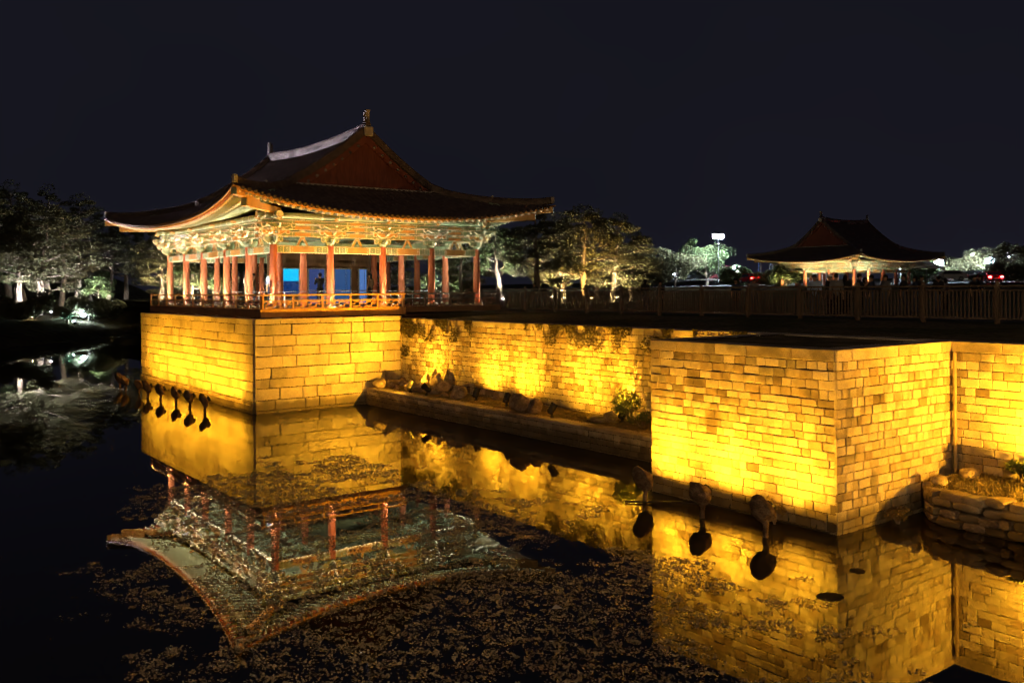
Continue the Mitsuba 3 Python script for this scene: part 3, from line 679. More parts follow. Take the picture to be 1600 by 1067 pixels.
    for sx in (0, 1):
        for sy in (-1, 1):
            ts = np.linspace(R.hx - .15, R.tg - .35, 9); p = R.pt(sx, ts, np.full(9, .985 * sy)); p[:, 2] -= .05
            ridge(p, .32, .34, 'descending_ridge', False)
            b = p[-1]; obj('ridge_end', MB().box(b + A(0, 0, .17), (.26, .34, .34), ch=.06), 'lime_plaster', RF)
            ts = np.linspace(R.tg - .1, .12, 9); p = R.pt(sx, ts, np.full(9, 1.0 * sy)); p[:, 2] -= .05; p[-1, 2] += .05
            ridge(p, .28, .30, 'hip_ridge', False)
            b = p[-1]; obj('ridge_end', MB().box(b + A(0, 0, .20), (.22, .22, .36), ch=.05), 'lime_plaster', RF)
            obj('ridge_end', MB().box(p[4] + A(0, 0, .36), (.10, .16, .16), ch=.03), 'lime_plaster', RF)
    # gables
    for sy in (-1, 1):
        yg = sy * (yv - .42); ts = np.linspace(R.tg - .05, R.hx, 10); z = R.z(ts, 0) + .2 * np.clip((ts / R.hx - .5) * 2, 0, 1) ** 2 - .14; xs = R.hx - ts
        zb0 = float(R.z(R.tg, 0)) - .1
        pl = Polygon([(x, zz) for x, zz in zip(xs, z)] + [(-x, zz) for x, zz in zip(xs[::-1][1:], z[::-1][1:])] + [(-xs[0], zb0), (xs[0], zb0)]).buffer(0)
        G = obj('gable', MB().prism(pl, .08, ((0, yg, 0), (1, 0, 0), (0, 0, 1), (0, -1, 0))), 'dark_red_paint', P)
        xb = -xs[0] + .2
        n = 0
        while xb < xs[0] - .2:
            hz = float(np.interp(abs(xb), xs[::-1], z[::-1])) - .28
            if hz > zb0 + .2: obj('batten', MB().box((xb, yg + sy * .055, (zb0 + hz) / 2), (.05, .03, hz - zb0)), 'dark_red_paint', G)
            xb += .34
        vb = MB(); sc = MB()
        for s2 in (-1, 1):
            pp = np.stack([xs * s2, xs * 0 + sy * (yv - .12), z - .10], 1)
            for i in range(len(pp) - 1): vb.bar(pp[i], pp[i + 1], .07, .38)
            for i in range(1, len(pp) - 1): sc.tube([pp[i] + A(0, sy * .04, -.1), pp[i] + A(0, sy * .10, -.1)], .07, 8)
        obj('barge_board', vb, 'dark_red_paint', P); obj('barge_studs', sc, 'ridge_tile', P)
        pb = R.pt(2 if sy > 0 else 3, np.full(9, R.tg - .12), np.linspace(-.93, .93, 9)); pb[:, 2] += .02
        obj('gable_flashing', MB().tube(pb, .045, 6), 'lime_plaster', RF)
    XF[0] = None
    return P
RN = Roof(7.90, 10.15, 8.62, 4.22, .95, .55, 3.95, 5.52, 7.715)
NEAR = build_pavilion('large lit pavilion with sweeping hip and gable tiled roof on the golden stone terrace', (6.98, 9.175), 0,
                      [-5.52, -2.76, 0, 2.76, 5.52], [-7.715, -4.715, -1.735, 1.735, 4.715, 7.715], 4.40, 7.27, RN)
RFAR = Roof(7.8, 9.0, 8.45, 5.0, .80, .55, 3.8, 5.2, 6.15)
FAR = build_pavilion('smaller distant pavilion with a red gable beyond the dark fence and the crowd', (90.97, 30.8), -PI / 2,
                     [-5.2, -1.73, 1.73, 5.2], [-6.15, -3.07, 0, 3.07, 6.15], 5.25, 7.35, RFAR, detail=False, rr=.22)
struct('pavilion_ground', (A([83, 23.5, 5.27], [99, 23.5, 5.27], [99, 38, 5.27], [83, 38, 5.27]), np.array([[0, 1, 2, 3]])), 'gravel')

# deck and balcony of the near pavilion
d = obj('deck', MB().box((4.05, 8.9, 4.255), (7.1, 17.0, .27)).box((10.65, 9.2, 4.255), (6.1, 16.4, .27)), 'deck_wood', NEAR)
obj('edge_board', MB().box((4.02, .375, 4.22), (7.2, .05, .35)), 'rail_wood', NEAR)
obj('edge_board', MB().box((.475, 8.9, 4.22), (.05, 17.0, .35)), 'deck_wood', NEAR)
q = MB()
for x in (1.2, 3.9, 6.4): q.box((x, .45, 4.03), (.30, .34, .07))
for y in (3, 6, 9, 12, 15): q.box((.58, y, 4.03), (.3, .30, .07))
obj('deck_pad', q, BLOCKS[0], NEAR)
def fret(mb, o, a, n, L):
    """Key-fret lattice of one balcony bay: two interlocking units."""
    o, a, n = A(*o), A(*a), A(*n); W = (L - .08) / 2
    def bar(x0, z0, x1, z1):
        p, q = o + a * x0 + A(0, 0, z0), o + a * x1 + A(0, 0, z1); mb.bar(p, q, .045, .042, n if abs(z1 - z0) > 1e-6 else (0, 0, 1))
    for u in range(2):
        b = .04 + u * W
        bar(b + .02, .055, b + W * .62, .055); bar(b + W * .62, .034, b + W * .62, .17); bar(b + W * .62 - .02, .17, b + W * .98, .17)
        bar(b + W * .22, .25, b + W * .90, .25); bar(b + W * .22, .271, b + W * .22, .14); bar(b + W * .02, .16, b + W * .24, .16); bar(b + W * .90, .229, b + W * .90, .30)
        bar(b + W * .32, .0, b + W * .32, .034)
def balcony(label, p0, p1, bays, lattice_mat, rail_mat, n):
    B = thing('balcony_railing', label, 'railing')
    p0, p1 = A(*p0), A(*p1); Lt = np.linalg.norm(p1 - p0); a = (p1 - p0) / Lt; st = Lt / bays; zt = p0[2]
    tr = MB()
    q = MB().tube([p0 - a * .12 + A(0, 0, .62), p1 + a * .12 + A(0, 0, .62)], .042, 8); obj('top_rail', q, rail_mat, B, 40)
    obj('mid_rail', MB().bar(p0 + A(0, 0, .355), p1 + A(0, 0, .355), .08, .065), rail_mat, B)
    obj('bottom_rail', MB().bar(p0 + A(0, 0, .012), p1 + A(0, 0, .012), .08, .03), rail_mat, B)
    for k in range(bays + 1): obj('post', MB().box(tuple(p0 + a * st * k + A(0, 0, .29)), (.085, .085, .57)), rail_mat, B)
    for k in range(bays):
        m = MB(); fret(m, p0 + a * (st * k + .04) + A(0, 0, .03), a, n, st - .08); obj('lattice', m, lattice_mat, B)
    return B
balcony('front balcony railing with golden key fret lattice above the terrace end wall', (.53, .40, 4.40), (7.5, .40, 4.40), 5, 'rail_wood', 'rail_wood', (0, 1, 0))
balcony('long side balcony railing with shade coloured lattice and glowing orange rails above the rock lamps', (.50, .52, 4.40), (.50, 17.3, 4.40), 11, 'deck_wood', 'rail_wood', (1, 0, 0))  # lattice takes a darker wood than the front one, as painted shade
balcony('unlit short railing to the right of the lattice balcony', (7.7, 1.1, 4.40), (13.5, 1.1, 4.40), 4, 'deck_wood', 'fence_wood', (0, 1, 0))  # darker woods put the missing light of this stretch into the colour
# inner barrier of metal rails
B = thing('barrier', 'low white metal barrier inside the pavilion behind its columns', 'barrier')
for i, ((x0, y0), (x1, y1)) in enumerate([((2.6, 2.9), (11.2, 2.9)), ((2.6, 2.95), (2.6, 15.5))]):
    q = MB().tube([(x0, y0, 5.16), (x1, y1, 5.16)], .02, 6).tube([(x0, y0, 4.8), (x1, y1, 4.8)], .014, 6); obj('rail', q, 'grey_metal', B)
    n = int(math.hypot(x1 - x0, y1 - y0) / 1.5)
    for k in range(n + 1): u = k / n; obj('post', MB().tube([(x0 + (x1 - x0) * u, y0 + (y1 - y0) * u, 4.4), (x0 + (x1 - x0) * u, y0 + (y1 - y0) * u, 5.15)], .018, 6), 'grey_metal', B)

# lit display panels inside
def display(x0, x1, y, z0, z1, label, col, split=None):
    t = thing('display_panel', label, 'display panel')
    w = x1 - x0; c = (x0 + x1) / 2; fr = MB()
    for dx in (-w / 2 - .03, w / 2 + .03): fr.box((c + dx, y, (4.4 + z1) / 2), (.06, .08, z1 - 4.4 + .06))
    fr.box((c, y, z1 + .03), (w, .08, .06)); obj('frame', fr, 'grey_metal', t)
    zs = split or z0
    obj('screen', MB().box((c, y + .02, (zs + z1) / 2), (w, .03, z1 - zs)), 'screen_glass', t, emitter=emit(A(*col[0]) / 32, .3))
    if split:
        obj('lower_screen', MB().box((c, y + .02, (z0 + zs) / 2 - .005), (w, .03, zs - z0 - .01)), 'screen_glass', t, emitter=emit(A(*col[1]) / 32, .1))
        r = random.Random(5); q = MB()
        for k in range(26):
            x, z = c + r.uniform(-.45, .45) * w, z0 + r.uniform(.06, .94) * (zs - z0); an = r.uniform(0, PI)
            q.tube([(x + .06 * math.cos(an + .6 * j), y - .004, min(max(z + .07 * math.sin(an * 2 + j), z0 + .02), zs - .02)) for j in range(3)], .014, 5)
        obj('screen_figures', q, 'screen_glass', t, emitter=emit(A(.20, .38, .62) / 32, .05))
    else:
        q = MB(); q.box((c, y - .004, z0 + .40 * (z1 - z0)), (w, .012, .025)); q.box((c + .22 * w, y - .004, (z0 + z1) / 2), (.02, .012, z1 - z0)); obj('glazing_bar', q, 'grey_metal', t)
    obj('back', MB().box((c, y + .06, (4.4 + z1) / 2), (w + .1, .03, z1 - 4.4)), 'dark_wood', t)
display(4.66, 5.52, 8.0, 5.0, 6.36, 'bright cyan display panel with dark figures on its lower half', [(.0, .55, 1.0), (.005, .03, .14)], 5.72)
display(6.10, 7.00, 8.0, 4.5, 6.36, 'blue lit glass panel with a white frame behind the standing dark figure', [(.028, .045, .16), 0])
display(7.62, 8.56, 8.0, 4.5, 6.36, 'dim blue glass panel just right of the second front column', [(.02, .065, .19), 0])
display(9.10, 9.55, 8.0, 4.5, 6.36, 'narrow pale blue panel beside the third front column', [(.07, .16, .42), 0])
q = MB()
one('partition', MB().box((7.1, 8.5, 6.0), (6.2, .10, 3.2)), 'deck_wood', 'dark partition behind the lit display panels inside the pavilion', 'partition')

# column uplights and eave lamps of the near pavilion: small lamps on the deck
def uplight(x, y, z, aim, col, power, label, group, cutoff=70, beam=18, w=.6, glow=1.2):
    t = thing('uplight', label, 'uplight', group)
    obj('body', MB().lathe((x, y, z), [(.075, 0), (.075, .10), (.065, .115)], 10), 'black_metal', t)
    obj('lens', MB().disc((x, y, z + .118), (0, 0, 1), .055, 10), 'black_metal', t, emitter=emit(A(*col) * glow, .02))
    spot('uplight', (x, y, z + .14), aim, col, power, cutoff, beam, w)
YS = [1.46, 4.46, 7.44, 10.91, 13.89, 16.89]; XS = [1.46, 4.22, 6.98, 9.74, 12.5]
ORD = ['nearest', 'second', 'third', 'fourth', 'fifth', 'sixth']
for i, y in enumerate(YS):
    uplight(.82, y - .25, 4.40, (1.40, y, 5.9), WHITE, 2.7, f'small white uplight at the {ORD[i]} column of the long side, counted from the front corner', 'uplights along the long side of the pavilion', 80, 22, .7)
for i, x in enumerate(XS[1:]):
    yy = .80 if x < 7.6 else 1.30
    uplight(x + .2, yy, 4.40, (x, 1.5, 5.7), WARM if x < 7 else A(.93, 1.0, .84), 1.6 if x < 7 else 2.6, f'small uplight at the {ORD[i + 1]} column of the end side, counted from the front corner', 'uplights along the end side of the pavilion', 80, 22, .7)
for i, x in enumerate(XS[1:]): uplight(x, 16.0, 4.40, (x, 16.6, 8.3), WHITE, .4, f'uplight by the {ORD[i + 1]} rear column inside the pavilion', 'rear uplights of the pavilion', 70, 20, .2)

# uplights of the far pavilion
for i, x in enumerate((84.3, 84.3, 84.3)):
    uplight(84.0, (26.2, 30.8, 35.4)[i], 5.28, (84.3, (26.2, 30.8, 35.4)[i], 8.2), A(1, .76, .40), 5.0, ('nearest', 'middle', 'farthest')[i] + ' warm uplight before the gable side of the distant pavilion', 'uplights of the distant pavilion', 82, 30, .6)
for i, x in enumerate((86.6, 91, 95.4)): uplight(x, 24.7, 5.28, (x, 25.0, 8.2), A(1, .95, .72), 4.5, ('left', 'middle', 'right')[i] + ' cool uplight before the long side of the distant pavilion', 'uplights of the distant pavilion', 82, 30, .6)

# ------------------------------------------------------------------ boulders, shrubs and creepers on the ledges
BL = [(5.62, -.75, .34, .30, .30, 'dark round boulder at the outer end of the ledge against the terrace'), (6.35, -.55, .36, .3, .24, 'pale low boulder beside the dark one near the terrace foot'), (6.80, -.75, .3, .3, .22, 'pale boulder in the inner corner at the terrace'),
      (5.95, -1.6, .16, .15, .12, 'small pale stone at the ledge rim near the terrace'), (6.10, -2.95, .52, .40, .27, 'wide pale flat boulder lit brightly beside the floodlight'), (6.75, -2.95, .30, .26, .46, 'upright pale boulder leaning at the wall'),
      (6.80, -3.75, .30, .34, .55, 'tallest brown boulder standing against the recessed wall'), (6.55, -4.55, .42, .36, .34, 'dark hollow boulder beside the tallest one'), (6.20, -4.15, .28, .3, .18, 'low rounded boulder in front of the tall pair'),
      (6.10, -5.3, .20, .20, .10, 'flat little stone sunk in the ledge soil'), (6.15, -6.35, .34, .36, .30, 'blocky boulder with a dark left side'), (6.85, -8.0, .16, .16, .14, 'small stone behind the lone floodlight'),
      (5.78, -11.0, .34, .40, .40, 'big squat dark boulder in the middle of the ledge'), (5.95, -11.6, .24, .28, .28, 'boulder leaning on the big squat one'), (6.35, -14.6, .30, .44, .12, 'flat slab stone near the leafy shrub'), (6.45, -15.1, .14, .3, .22, 'tilted slab beside the shrub')]
for i, (x, y, a, b, c, l) in enumerate(BL):
    m = rock_mesh((a * 1.1, b * 1.1, c * 1.2), 200 + i, .55, 3, 13); m.v[0] = rot2(m.v[0], i * 1.3) + A(x, y, .74 + c * .62)
    one('boulder', m, 'rock', l, 'boulder', smooth=18)
for i, (x, y, a, b, c, l) in enumerate([(6.65, -26.95, .26, .22, .16, 'rounded brown stone in the corner of the right hand ledge'), (5.5, -26.85, .2, .2, .12, 'pale stone on the rounded corner of the right hand ledge')]):
    m = rock_mesh((a, b, c), 230 + i, .3, 3); m.v[0] = m.v[0] + A(x, y, .78 + c * .5); one('boulder', m, 'rock', l, 'boulder', smooth=35)

def leaves(P, size, rng, squash=.6, quad=True):
    """One little leaf per point, random orientation, most of them lying flat-ish."""
    n = len(P); s = size * rng.uniform(.6, 1.35, n)[:, None]
    nrm = rng.normal(size=(n, 3)); nrm[:, 2] = np.abs(nrm[:, 2]) + squash; nrm /= np.linalg.norm(nrm, axis=1, keepdims=True)
    u = np.cross(nrm, rng.normal(size=(n, 3))); u /= np.linalg.norm(u, axis=1, keepdims=True) + 1e-9; w = np.cross(nrm, u)
    if quad:
        v = np.stack([P - u * s, P + w * s * .42, P + u * s, P - w * s * .42], 1).reshape(-1, 3); f = np.arange(n)[:, None] * 4 + np.array([[0, 1, 2, 3]])
    else:
        v = np.stack([P - u * s, P + w * s * .3, P + u * s], 1).reshape(-1, 3); f = np.arange(n)[:, None] * 3 + np.array([[0, 1, 2]])
    return MB().add(v, f)
def ball(rng, n): v = rng.normal(size=(n, 3)); return v / np.linalg.norm(v, axis=1, keepdims=True) * rng.uniform(.25, 1, (n, 1)) ** (1 / 2.2)
def shrub(x, y, z, r, h, m, seed, label, cat='shrub', n=900, size=.045, group=None, stems=7):
    rng = np.random.default_rng(seed); t = thing('shrub', label, cat, group)
    st = MB(); P = []
    for k in range(stems):
        a = rng.uniform(0, 2 * PI); q = A(x + math.cos(a) * r * rng.uniform(.3, .9), y + math.sin(a) * r * rng.uniform(.3, .9), z + h * rng.uniform(.5, 1))
        mid = A(x, y, z) * .5 + q * .5 + A(0, 0, h * .12)
        st.tube([(x, y, z - .05), mid, q], [.016 * (1 + h), .012 * (1 + h), .006], 5)
        c = ball(rng, n // stems) * A(r * .5, r * .5, h * .28) + q; P.append(c)
    obj('stems', st, 'bark', t); obj('foliage', leaves(np.vstack(P), size, rng, .1), m, t)
    return t
shrub(6.55, -15.95, .75, .55, 1.0, 'broad_leaf', 3, 'leafy shrub at the near end of the boulder ledge beside the bastion', n=1300, size=.05)
shrub(6.30, -16.7, .74, .4, .45, 'broad_leaf', 4, 'low weeds at the rim of the ledge below the leafy shrub', n=500, size=.045)
shrub(6.75, -28.1, .78, .45, .55, 'broad_leaf', 5, 'dark leaved shrub on the right hand ledge against the lit wall', n=1100, size=.05)
shrub(2.15, -24.9, .05, .22, .45, 'dry_leaf', 6, 'dry weed growing at the waterline of the bastion between two rock lamps', n=220, size=.035, stems=5)
shrub(4.3, -26.55, .02, .3, .3, 'dry_leaf', 7, 'dry grass tuft at the waterline of the bastion near the right hand ledge', n=260, size=.04, stems=6)
def creeper(y0, y1, z0, z1, n, seed, label):
    rng = np.random.default_rng(seed); t = thing('creeper', label, 'climbing plant'); P = []; st = MB()
    m = 0
    while m < n:
        y = rng.uniform(y0, y1, n); d = rng.random(n) ** 1.9; z = z1 - d * (z1 - z0)
        k = meshkit.noise(np.stack([y * 2.1, z * 2.1, y * 0 + seed], -1)) > .40 + .25 * d; P.append(np.stack([WX - .07 - rng.uniform(0, .10, n), y, z], -1)[k]); m += k.sum()
    P = np.vstack(P)[:n]
    for k in range(14):
        y = rng.uniform(y0, y1); st.tube([(WX - .06, y + .18 * math.sin(j * 1.3 + k) * j * .3, z1 - j * (z1 - z0) / 5 * rng.uniform(.5, 1)) for j in range(4)], .012, 5)
    obj('stems', st, 'bark', t); obj('foliage', leaves(P, .048, rng, .0), 'creeper_leaf', t)
creeper(-1.6, -.12, 2.0, 3.86, 1500, 1, 'dense dark creeper hanging down in the corner beside the terrace')
creeper(-6.0, -1.6, 2.9, 3.88, 1500, 2, 'creeper hanging over the top of the recessed wall right of the corner')
creeper(-17.5, -9.6, 3.05, 3.88, 2600, 3, 'long fringe of creeper along the top of the recessed wall towards the bastion')
creeper(-20.3, -18.2, 3.5, 3.9, 260, 4, 'small tuft of creeper at the wall top just behind the bastion')

# floating leaves: rosettes of small leaves scattered thickly over the near water
def pads():
    rng = np.random.default_rng(12); n = 42000
    x = rng.uniform(-17, 3.0, n); y = rng.uniform(-33, -5, n)
    edge = np.minimum(-.6 + .10 * (y + 16) - x, 1.2 * (-10.8 - y) - .25 * (x + 6))       # metres inside the patch's two straight rims
    core = np.clip(edge / 2.6, -1, 1) * .8 - np.clip((-6.6 + .31 * (y + 10) - x) / 2.5, 0, 1) * 1.9
    nz = meshkit.fbm(np.stack([x * .55, y * .55, x * 0], -1), 4, 7); n2 = meshkit.noise(np.stack([x * 2.0, y * 2.0, x * 0], -1), 9)
    keep = core + (nz - .5) * 3.0 + (n2 - .5) * 1.0 > .14 + .5 * rng.random(n) + .30 * np.clip((y + 19) / 6, 0, 1)
    x, y = x[keep], y[keep]; V, F, c = [], [], 0
    for px, py in zip(x, y):
        k = rng.integers(4, 9); R = rng.uniform(.03, .12); a0 = rng.uniform(0, 2 * PI)
        a = a0 + np.arange(k) * 2 * PI / k + rng.normal(0, .25, k); rr = R * rng.uniform(.5, 1.0, k); s = rng.uniform(.013, .027, k); zt = rng.uniform(.004, .016, k); tz = rng.normal(0, .008, (k, 2))
        cx, cy = px + np.cos(a) * rr, py + np.sin(a) * rr; ux, uy = np.cos(a) * s, np.sin(a) * s; wx, wy = -np.sin(a) * s * .85, np.cos(a) * s * .85
        V.append(np.stack([np.stack([cx - ux, cy - uy, zt], -1), np.stack([cx + wx, cy + wy, zt + tz[:, 0]], -1), np.stack([cx + ux, cy + uy, zt + tz[:, 1] + .004], -1), np.stack([cx - wx, cy - wy, zt - tz[:, 0]], -1)], 1).reshape(-1, 3))
        F.append(np.arange(k)[:, None] * 4 + np.array([[0, 1, 2, 3]]) + c); c += 4 * k
    v = np.vstack(V); v[:, 2] = np.maximum(v[:, 2], .003); return MB().add(v, np.vstack(F))
k = obj('floating_leaves', pads(), 'pad_leaf', kind='stuff'); labels[k]['label'] = 'mat of small floating leaf rosettes on the dark near water'
for i, (x, y, r, l) in enumerate([(1.9, -30.6, .30, 'round dark clump of weed floating in the right hand reflection'), (3.6, -30.9, .26, 'small dark clump of weed floating near the right edge'), (-1.0, -28.4, .24, 'dark floating clump in the reflection of the bastion'), (.6, -27.9, .17, 'smallest dark floating clump below the bastion corner')]):
    m = rock_mesh((r, r * .8, .035), 300 + i, .5, 3); m.v[0] = m.v[0] + A(x, y, .0); one('floating_weed', m, 'bank', l, 'water weed', smooth=40)
one('fallen_leaf', MB().add([[-5.1, -26.0, .02], [-4.95, -25.95, .05], [-4.92, -26.1, .02], [-5.05, -26.15, .06]], [[0, 1, 2, 3]]), 'canvas', 'single pale scrap floating among the leaves in the near water', 'leaf')

# ------------------------------------------------------------------ fence along the plateau
FX = 16.6; F0, FS = -22.98, 2.56
t = thing('fence', 'long dark wooden fence with close upright slats along the plateau behind the walls', 'fence')
ys = [F0 + FS * k for k in range(-4, 15)]
for y in ys:
    z = GZ; k = obj('post', MB().box((FX, y, z + .62), (.13, .13, 1.30)), 'fence_wood', t)
    obj('cap', MB().lathe((FX, y, z + 1.27), [(.11, 0), (.10, .04), (.06, .07), (.08, .11), (.05, .15)], 8), 'fence_wood', k)
for a, b in zip(ys[:-1], ys[1:]):
    for zz, h in ((1.25, .06), (1.11, .045), (.16, .06)): obj('rail', MB().box((FX, (a + b) / 2, GZ + zz), (.08, b - a - .13, h)), 'fence_wood', t)
    s = MB(); n = 18
    for k in range(n): s.box((FX, a + .065 + (k + .5) * (b - a - .13) / n, GZ + .63), (.03, .055, .92))
    obj('slats', s, 'fence_wood', t, kind='stuff')

# ------------------------------------------------------------------ people
def capsule_body(J, bones, res=.035):
    tot = []
    for a, b in bones:
        pa, ra = J[a]; pb, rb = J[b]
        s1 = m3.Manifold.sphere(ra, 12).translate(list(pa)); s2 = m3.Manifold.sphere(rb, 12).translate(list(pb))
        tot.append(m3.Manifold.batch_hull([s1, s2]))
    return m3.Manifold.batch_boolean(tot, m3.OpType.Add)
def smooth_mesh(M, res, it=6):
    q = M.refine_to_length(res).to_mesh(); m = trimesh.Trimesh(q.vert_properties[:, :3], q.tri_verts, process=True)
    trimesh.smoothing.filter_taubin(m, iterations=it); return m
def person_parts(pose, seed):
    """Body, top, trousers, shoes and hair of one figure facing -x, feet at the origin; all real size for 1.72 m."""
    r = random.Random(seed); J = {}
    bend = {'lean': .45}.get(pose, 0.0)
    def P(x, y, z): return A(x, y, z)
    hip, knee, ank = .92, .50, .08
    st = {'walk': .22, 'stand': .02, 'phone': .03, 'lean': .05}[pose]
    for s, n in ((1, 'L'), (-1, 'R')):
        J['hip' + n] = (P(0, .085 * s, hip), .085); J['knee' + n] = (P(-.04 - .5 * st * s, .09 * s, knee), .060); J['ank' + n] = (P(.02 - st * s, .09 * s, ank), .042)
        J['toe' + n] = (P(-.16 - st * s, .10 * s, .035), .034); J['heel' + n] = (P(.04 - st * s, .09 * s, .04), .038)
    cb, sb = math.cos(bend), math.sin(bend)
    def up(x, y, z): d = z - hip; return P(x * cb - d * sb, y, hip + d * cb + x * sb * .3)
    J['pel'] = (P(0, 0, .97), .115); J['waist'] = (up(0, 0, 1.10), .115); J['chest'] = (up(.0, 0, 1.30), .135); J['neck'] = (up(.0, 0, 1.475), .055); J['head'] = (up(-.02, 0, 1.615), .088); J['crown'] = (up(.01, 0, 1.645), .085); J['chin'] = (up(-.055, 0, 1.545), .045)
    arm = {}
    for s, n in ((1, 'L'), (-1, 'R')):
        J['sh' + n] = (up(0, .175 * s, 1.41), .062)
        if pose == 'phone' : e, w = up(-.16, .21 * s, 1.20), up(-.36, .10 * s, 1.38)
        elif pose == 'lean': e, w = up(-.20, .26 * s, 1.18), up(-.40, .16 * s, 1.12)
        elif pose == 'walk': e, w = up(.10 * s, .24 * s, 1.14), up(.02 + .14 * s, .25 * s, .90)
        else: e, w = up(.02, .235 * s, 1.13), up(-.06, .235 * s, .87)
        J['el' + n] = (e, .042); J['wr' + n] = (w, .030)
        d = (w - e) / np.linalg.norm(w - e); J['palm' + n] = (w + d * .075, .034)
        side = np.cross(d, A(1, 0, 0)); side /= np.linalg.norm(side) + 1e-9; curl = np.cross(side, d) * (.6 if pose == 'phone' else .25)
        for f in range(4):
            b = J['palm' + n][0] + side * (f - 1.5) * .019 + d * .02; l = (.036, .042, .040, .030)[f]
            J[f'f{f}a' + n] = (b, .010); J[f'f{f}b' + n] = (b + d * l, .0095); J[f'f{f}c' + n] = (b + d * l * 1.7 + curl * l, .008)
        b = J['wr' + n][0] + d * .04 + side * .028; J['ta' + n] = (b, .011); J['tb' + n] = (b + d * .035 + side * .025, .009)
    B = [('chest', 'neck'), ('neck', 'head'), ('head', 'crown'), ('head', 'chin'), ('pel', 'waist'), ('waist', 'chest')]
    for n in 'LR':
        B += [('pel', 'hip' + n), ('hip' + n, 'knee' + n), ('knee' + n, 'ank' + n), ('chest', 'sh' + n), ('sh' + n, 'el' + n), ('el' + n, 'wr' + n), ('wr' + n, 'palm' + n), ('ta' + n, 'tb' + n), ('ank' + n, 'heel' + n)]
        for f in range(4): B += [('palm' + n, f'f{f}a' + n), (f'f{f}a' + n, f'f{f}b' + n), (f'f{f}b' + n, f'f{f}c' + n)]
    body = capsule_body(J, B)
    hd = J['head'][0]; u = lambda x, y, z: hd + A(x * cb - z * sb, y, z * cb + x * sb)
    face = [m3.Manifold.batch_hull([m3.Manifold.sphere(.012, 8).translate(list(u(-.085, 0, .02))), m3.Manifold.sphere(.017, 8).translate(list(u(-.098, 0, -.025)))])]   # nose
    for s in (1, -1): face.append(m3.Manifold.sphere(.024, 10).scale((.6, .5, 1.25)).translate(list(u(.005, .087 * s, -.005))))                                  # ears
    face.append(m3.Manifold.sphere(.022, 10).scale((.5, 1.2, .35)).translate(list(u(-.085, 0, -.062))))                                                     # lips
    sk = smooth_mesh(body + m3.Manifold.batch_boolean(face, m3.OpType.Add), .05, 3)
    eyes = MB()
    for s in (1, -1): eyes.mesh(trimesh.Trimesh(*[x if i else x * .011 + u(-.082, .033 * s, .012) for i, x in enumerate((trimesh.creation.icosphere(1).vertices, trimesh.creation.icosphere(1).faces))]))
    K = {k: (p, rr + .022) for k, (p, rr) in J.items()}
    K['hem'] = (J['pel'][0] + A(0, 0, -.04), .135)
    top = smooth_mesh(capsule_body(K, [('hem', 'waist'), ('waist', 'chest'), ('chest', 'shL'), ('chest', 'shR'), ('shL', 'elL'), ('shR', 'elR'), ('shL', 'shR')]), .06, 4)
    legs = smooth_mesh(capsule_body(K, [('pel', 'hipL'), ('pel', 'hipR'), ('hipL', 'kneeL'), ('hipR', 'kneeR'), ('kneeL', 'ankL'), ('kneeR', 'ankR')]), .08, 3)
    Q = {k: (p, rr + .008) for k, (p, rr) in J.items()}
    shoes = smooth_mesh(capsule_body(Q, [('heelL', 'toeL'), ('heelR', 'toeR')]), .05, 2)
    long = seed % 2
    hp = [m3.Manifold.sphere(.104, 16).scale((1.0, .93, 1.0)).translate(list(u(.022, 0, .045)))]
    if long: hp.append(m3.Manifold.batch_hull([m3.Manifold.sphere(.085, 12).translate(list(u(.045, 0, .0))), m3.Manifold.sphere(.060, 12).scale((.7, 1.3, 1)).translate(list(u(.07, 0, -.20)))]))
    hair = smooth_mesh(m3.Manifold.batch_boolean(hp, m3.OpType.Add), .04, 2)
    mk = lambda m: mikit.ply(m, None, smooth=True)
    return dict(body=mk(sk), eyes=mk(trimesh.Trimesh(*eyes.get())), top=mk(top), trousers=mk(legs), shoes=mk(shoes), hair=mk(hair))
_tmpl = {}
def person(x, y, z, face_deg, pose, top, legs, label, group=None, s=1.0, hair=0, hat=None):
    k = (pose, hair)
    if k not in _tmpl: _tmpl[k] = person_parts(pose, hair)
    Q = _tmpl[k]; t = thing('person', label, 'person', group)
    XF[0] = T().translate([x, y, z]).rotate([0, 0, 1], face_deg).scale(s)
    obj('body', Q['body'], 'skin', t); obj('eyes', Q['eyes'], 'hair', t); obj('hair', Q['hair'], 'hair', t); obj('top', Q['top'], top, t); obj('trousers', Q['trousers'], legs, t); obj('shoes', Q['shoes'], 'shoe', t)
    if hat: obj('cap', MB().lathe((.01, 0, 1.66), [(.115, 0), (.115, .05), (.07, .10), (.01, .11)], 12).box((-.12, 0, 1.67), (.12, .15, .015)), hat, t)
    XF[0] = None
# inside the pavilion
person(6.15, 6.7, 4.4, -90, 'phone', 'cloth_black', 'cloth_black', 'dark clad person seen from behind in front of the blue glass panel', s=.98)
person(9.2, 6.9, 4.4, -60, 'stand', 'cloth_brown', 'cloth_black', 'long haired person in brown before the narrow pale blue panel', hair=1, s=.98)
person(2.05, 3.1, 4.42, 60, 'walk', 'cloth_blue', 'cloth_navy', 'person in a blue shirt inside the pavilion just left of the front corner column')
person(3.3, 9.6, 4.4, 120, 'phone', 'cloth_white', 'cloth_grey', 'person in a white top deep inside the left side of the pavilion')
person(3.9, 10.2, 4.4, 150, 'stand', 'cloth_brown', 'cloth_denim', 'brown clad person beside the white topped one inside the left side', hair=1)
person(10.9, 6.4, 4.4, 200, 'stand', 'cloth_brown', 'cloth_brown', 'dim person beside the third front column inside the pavilion')
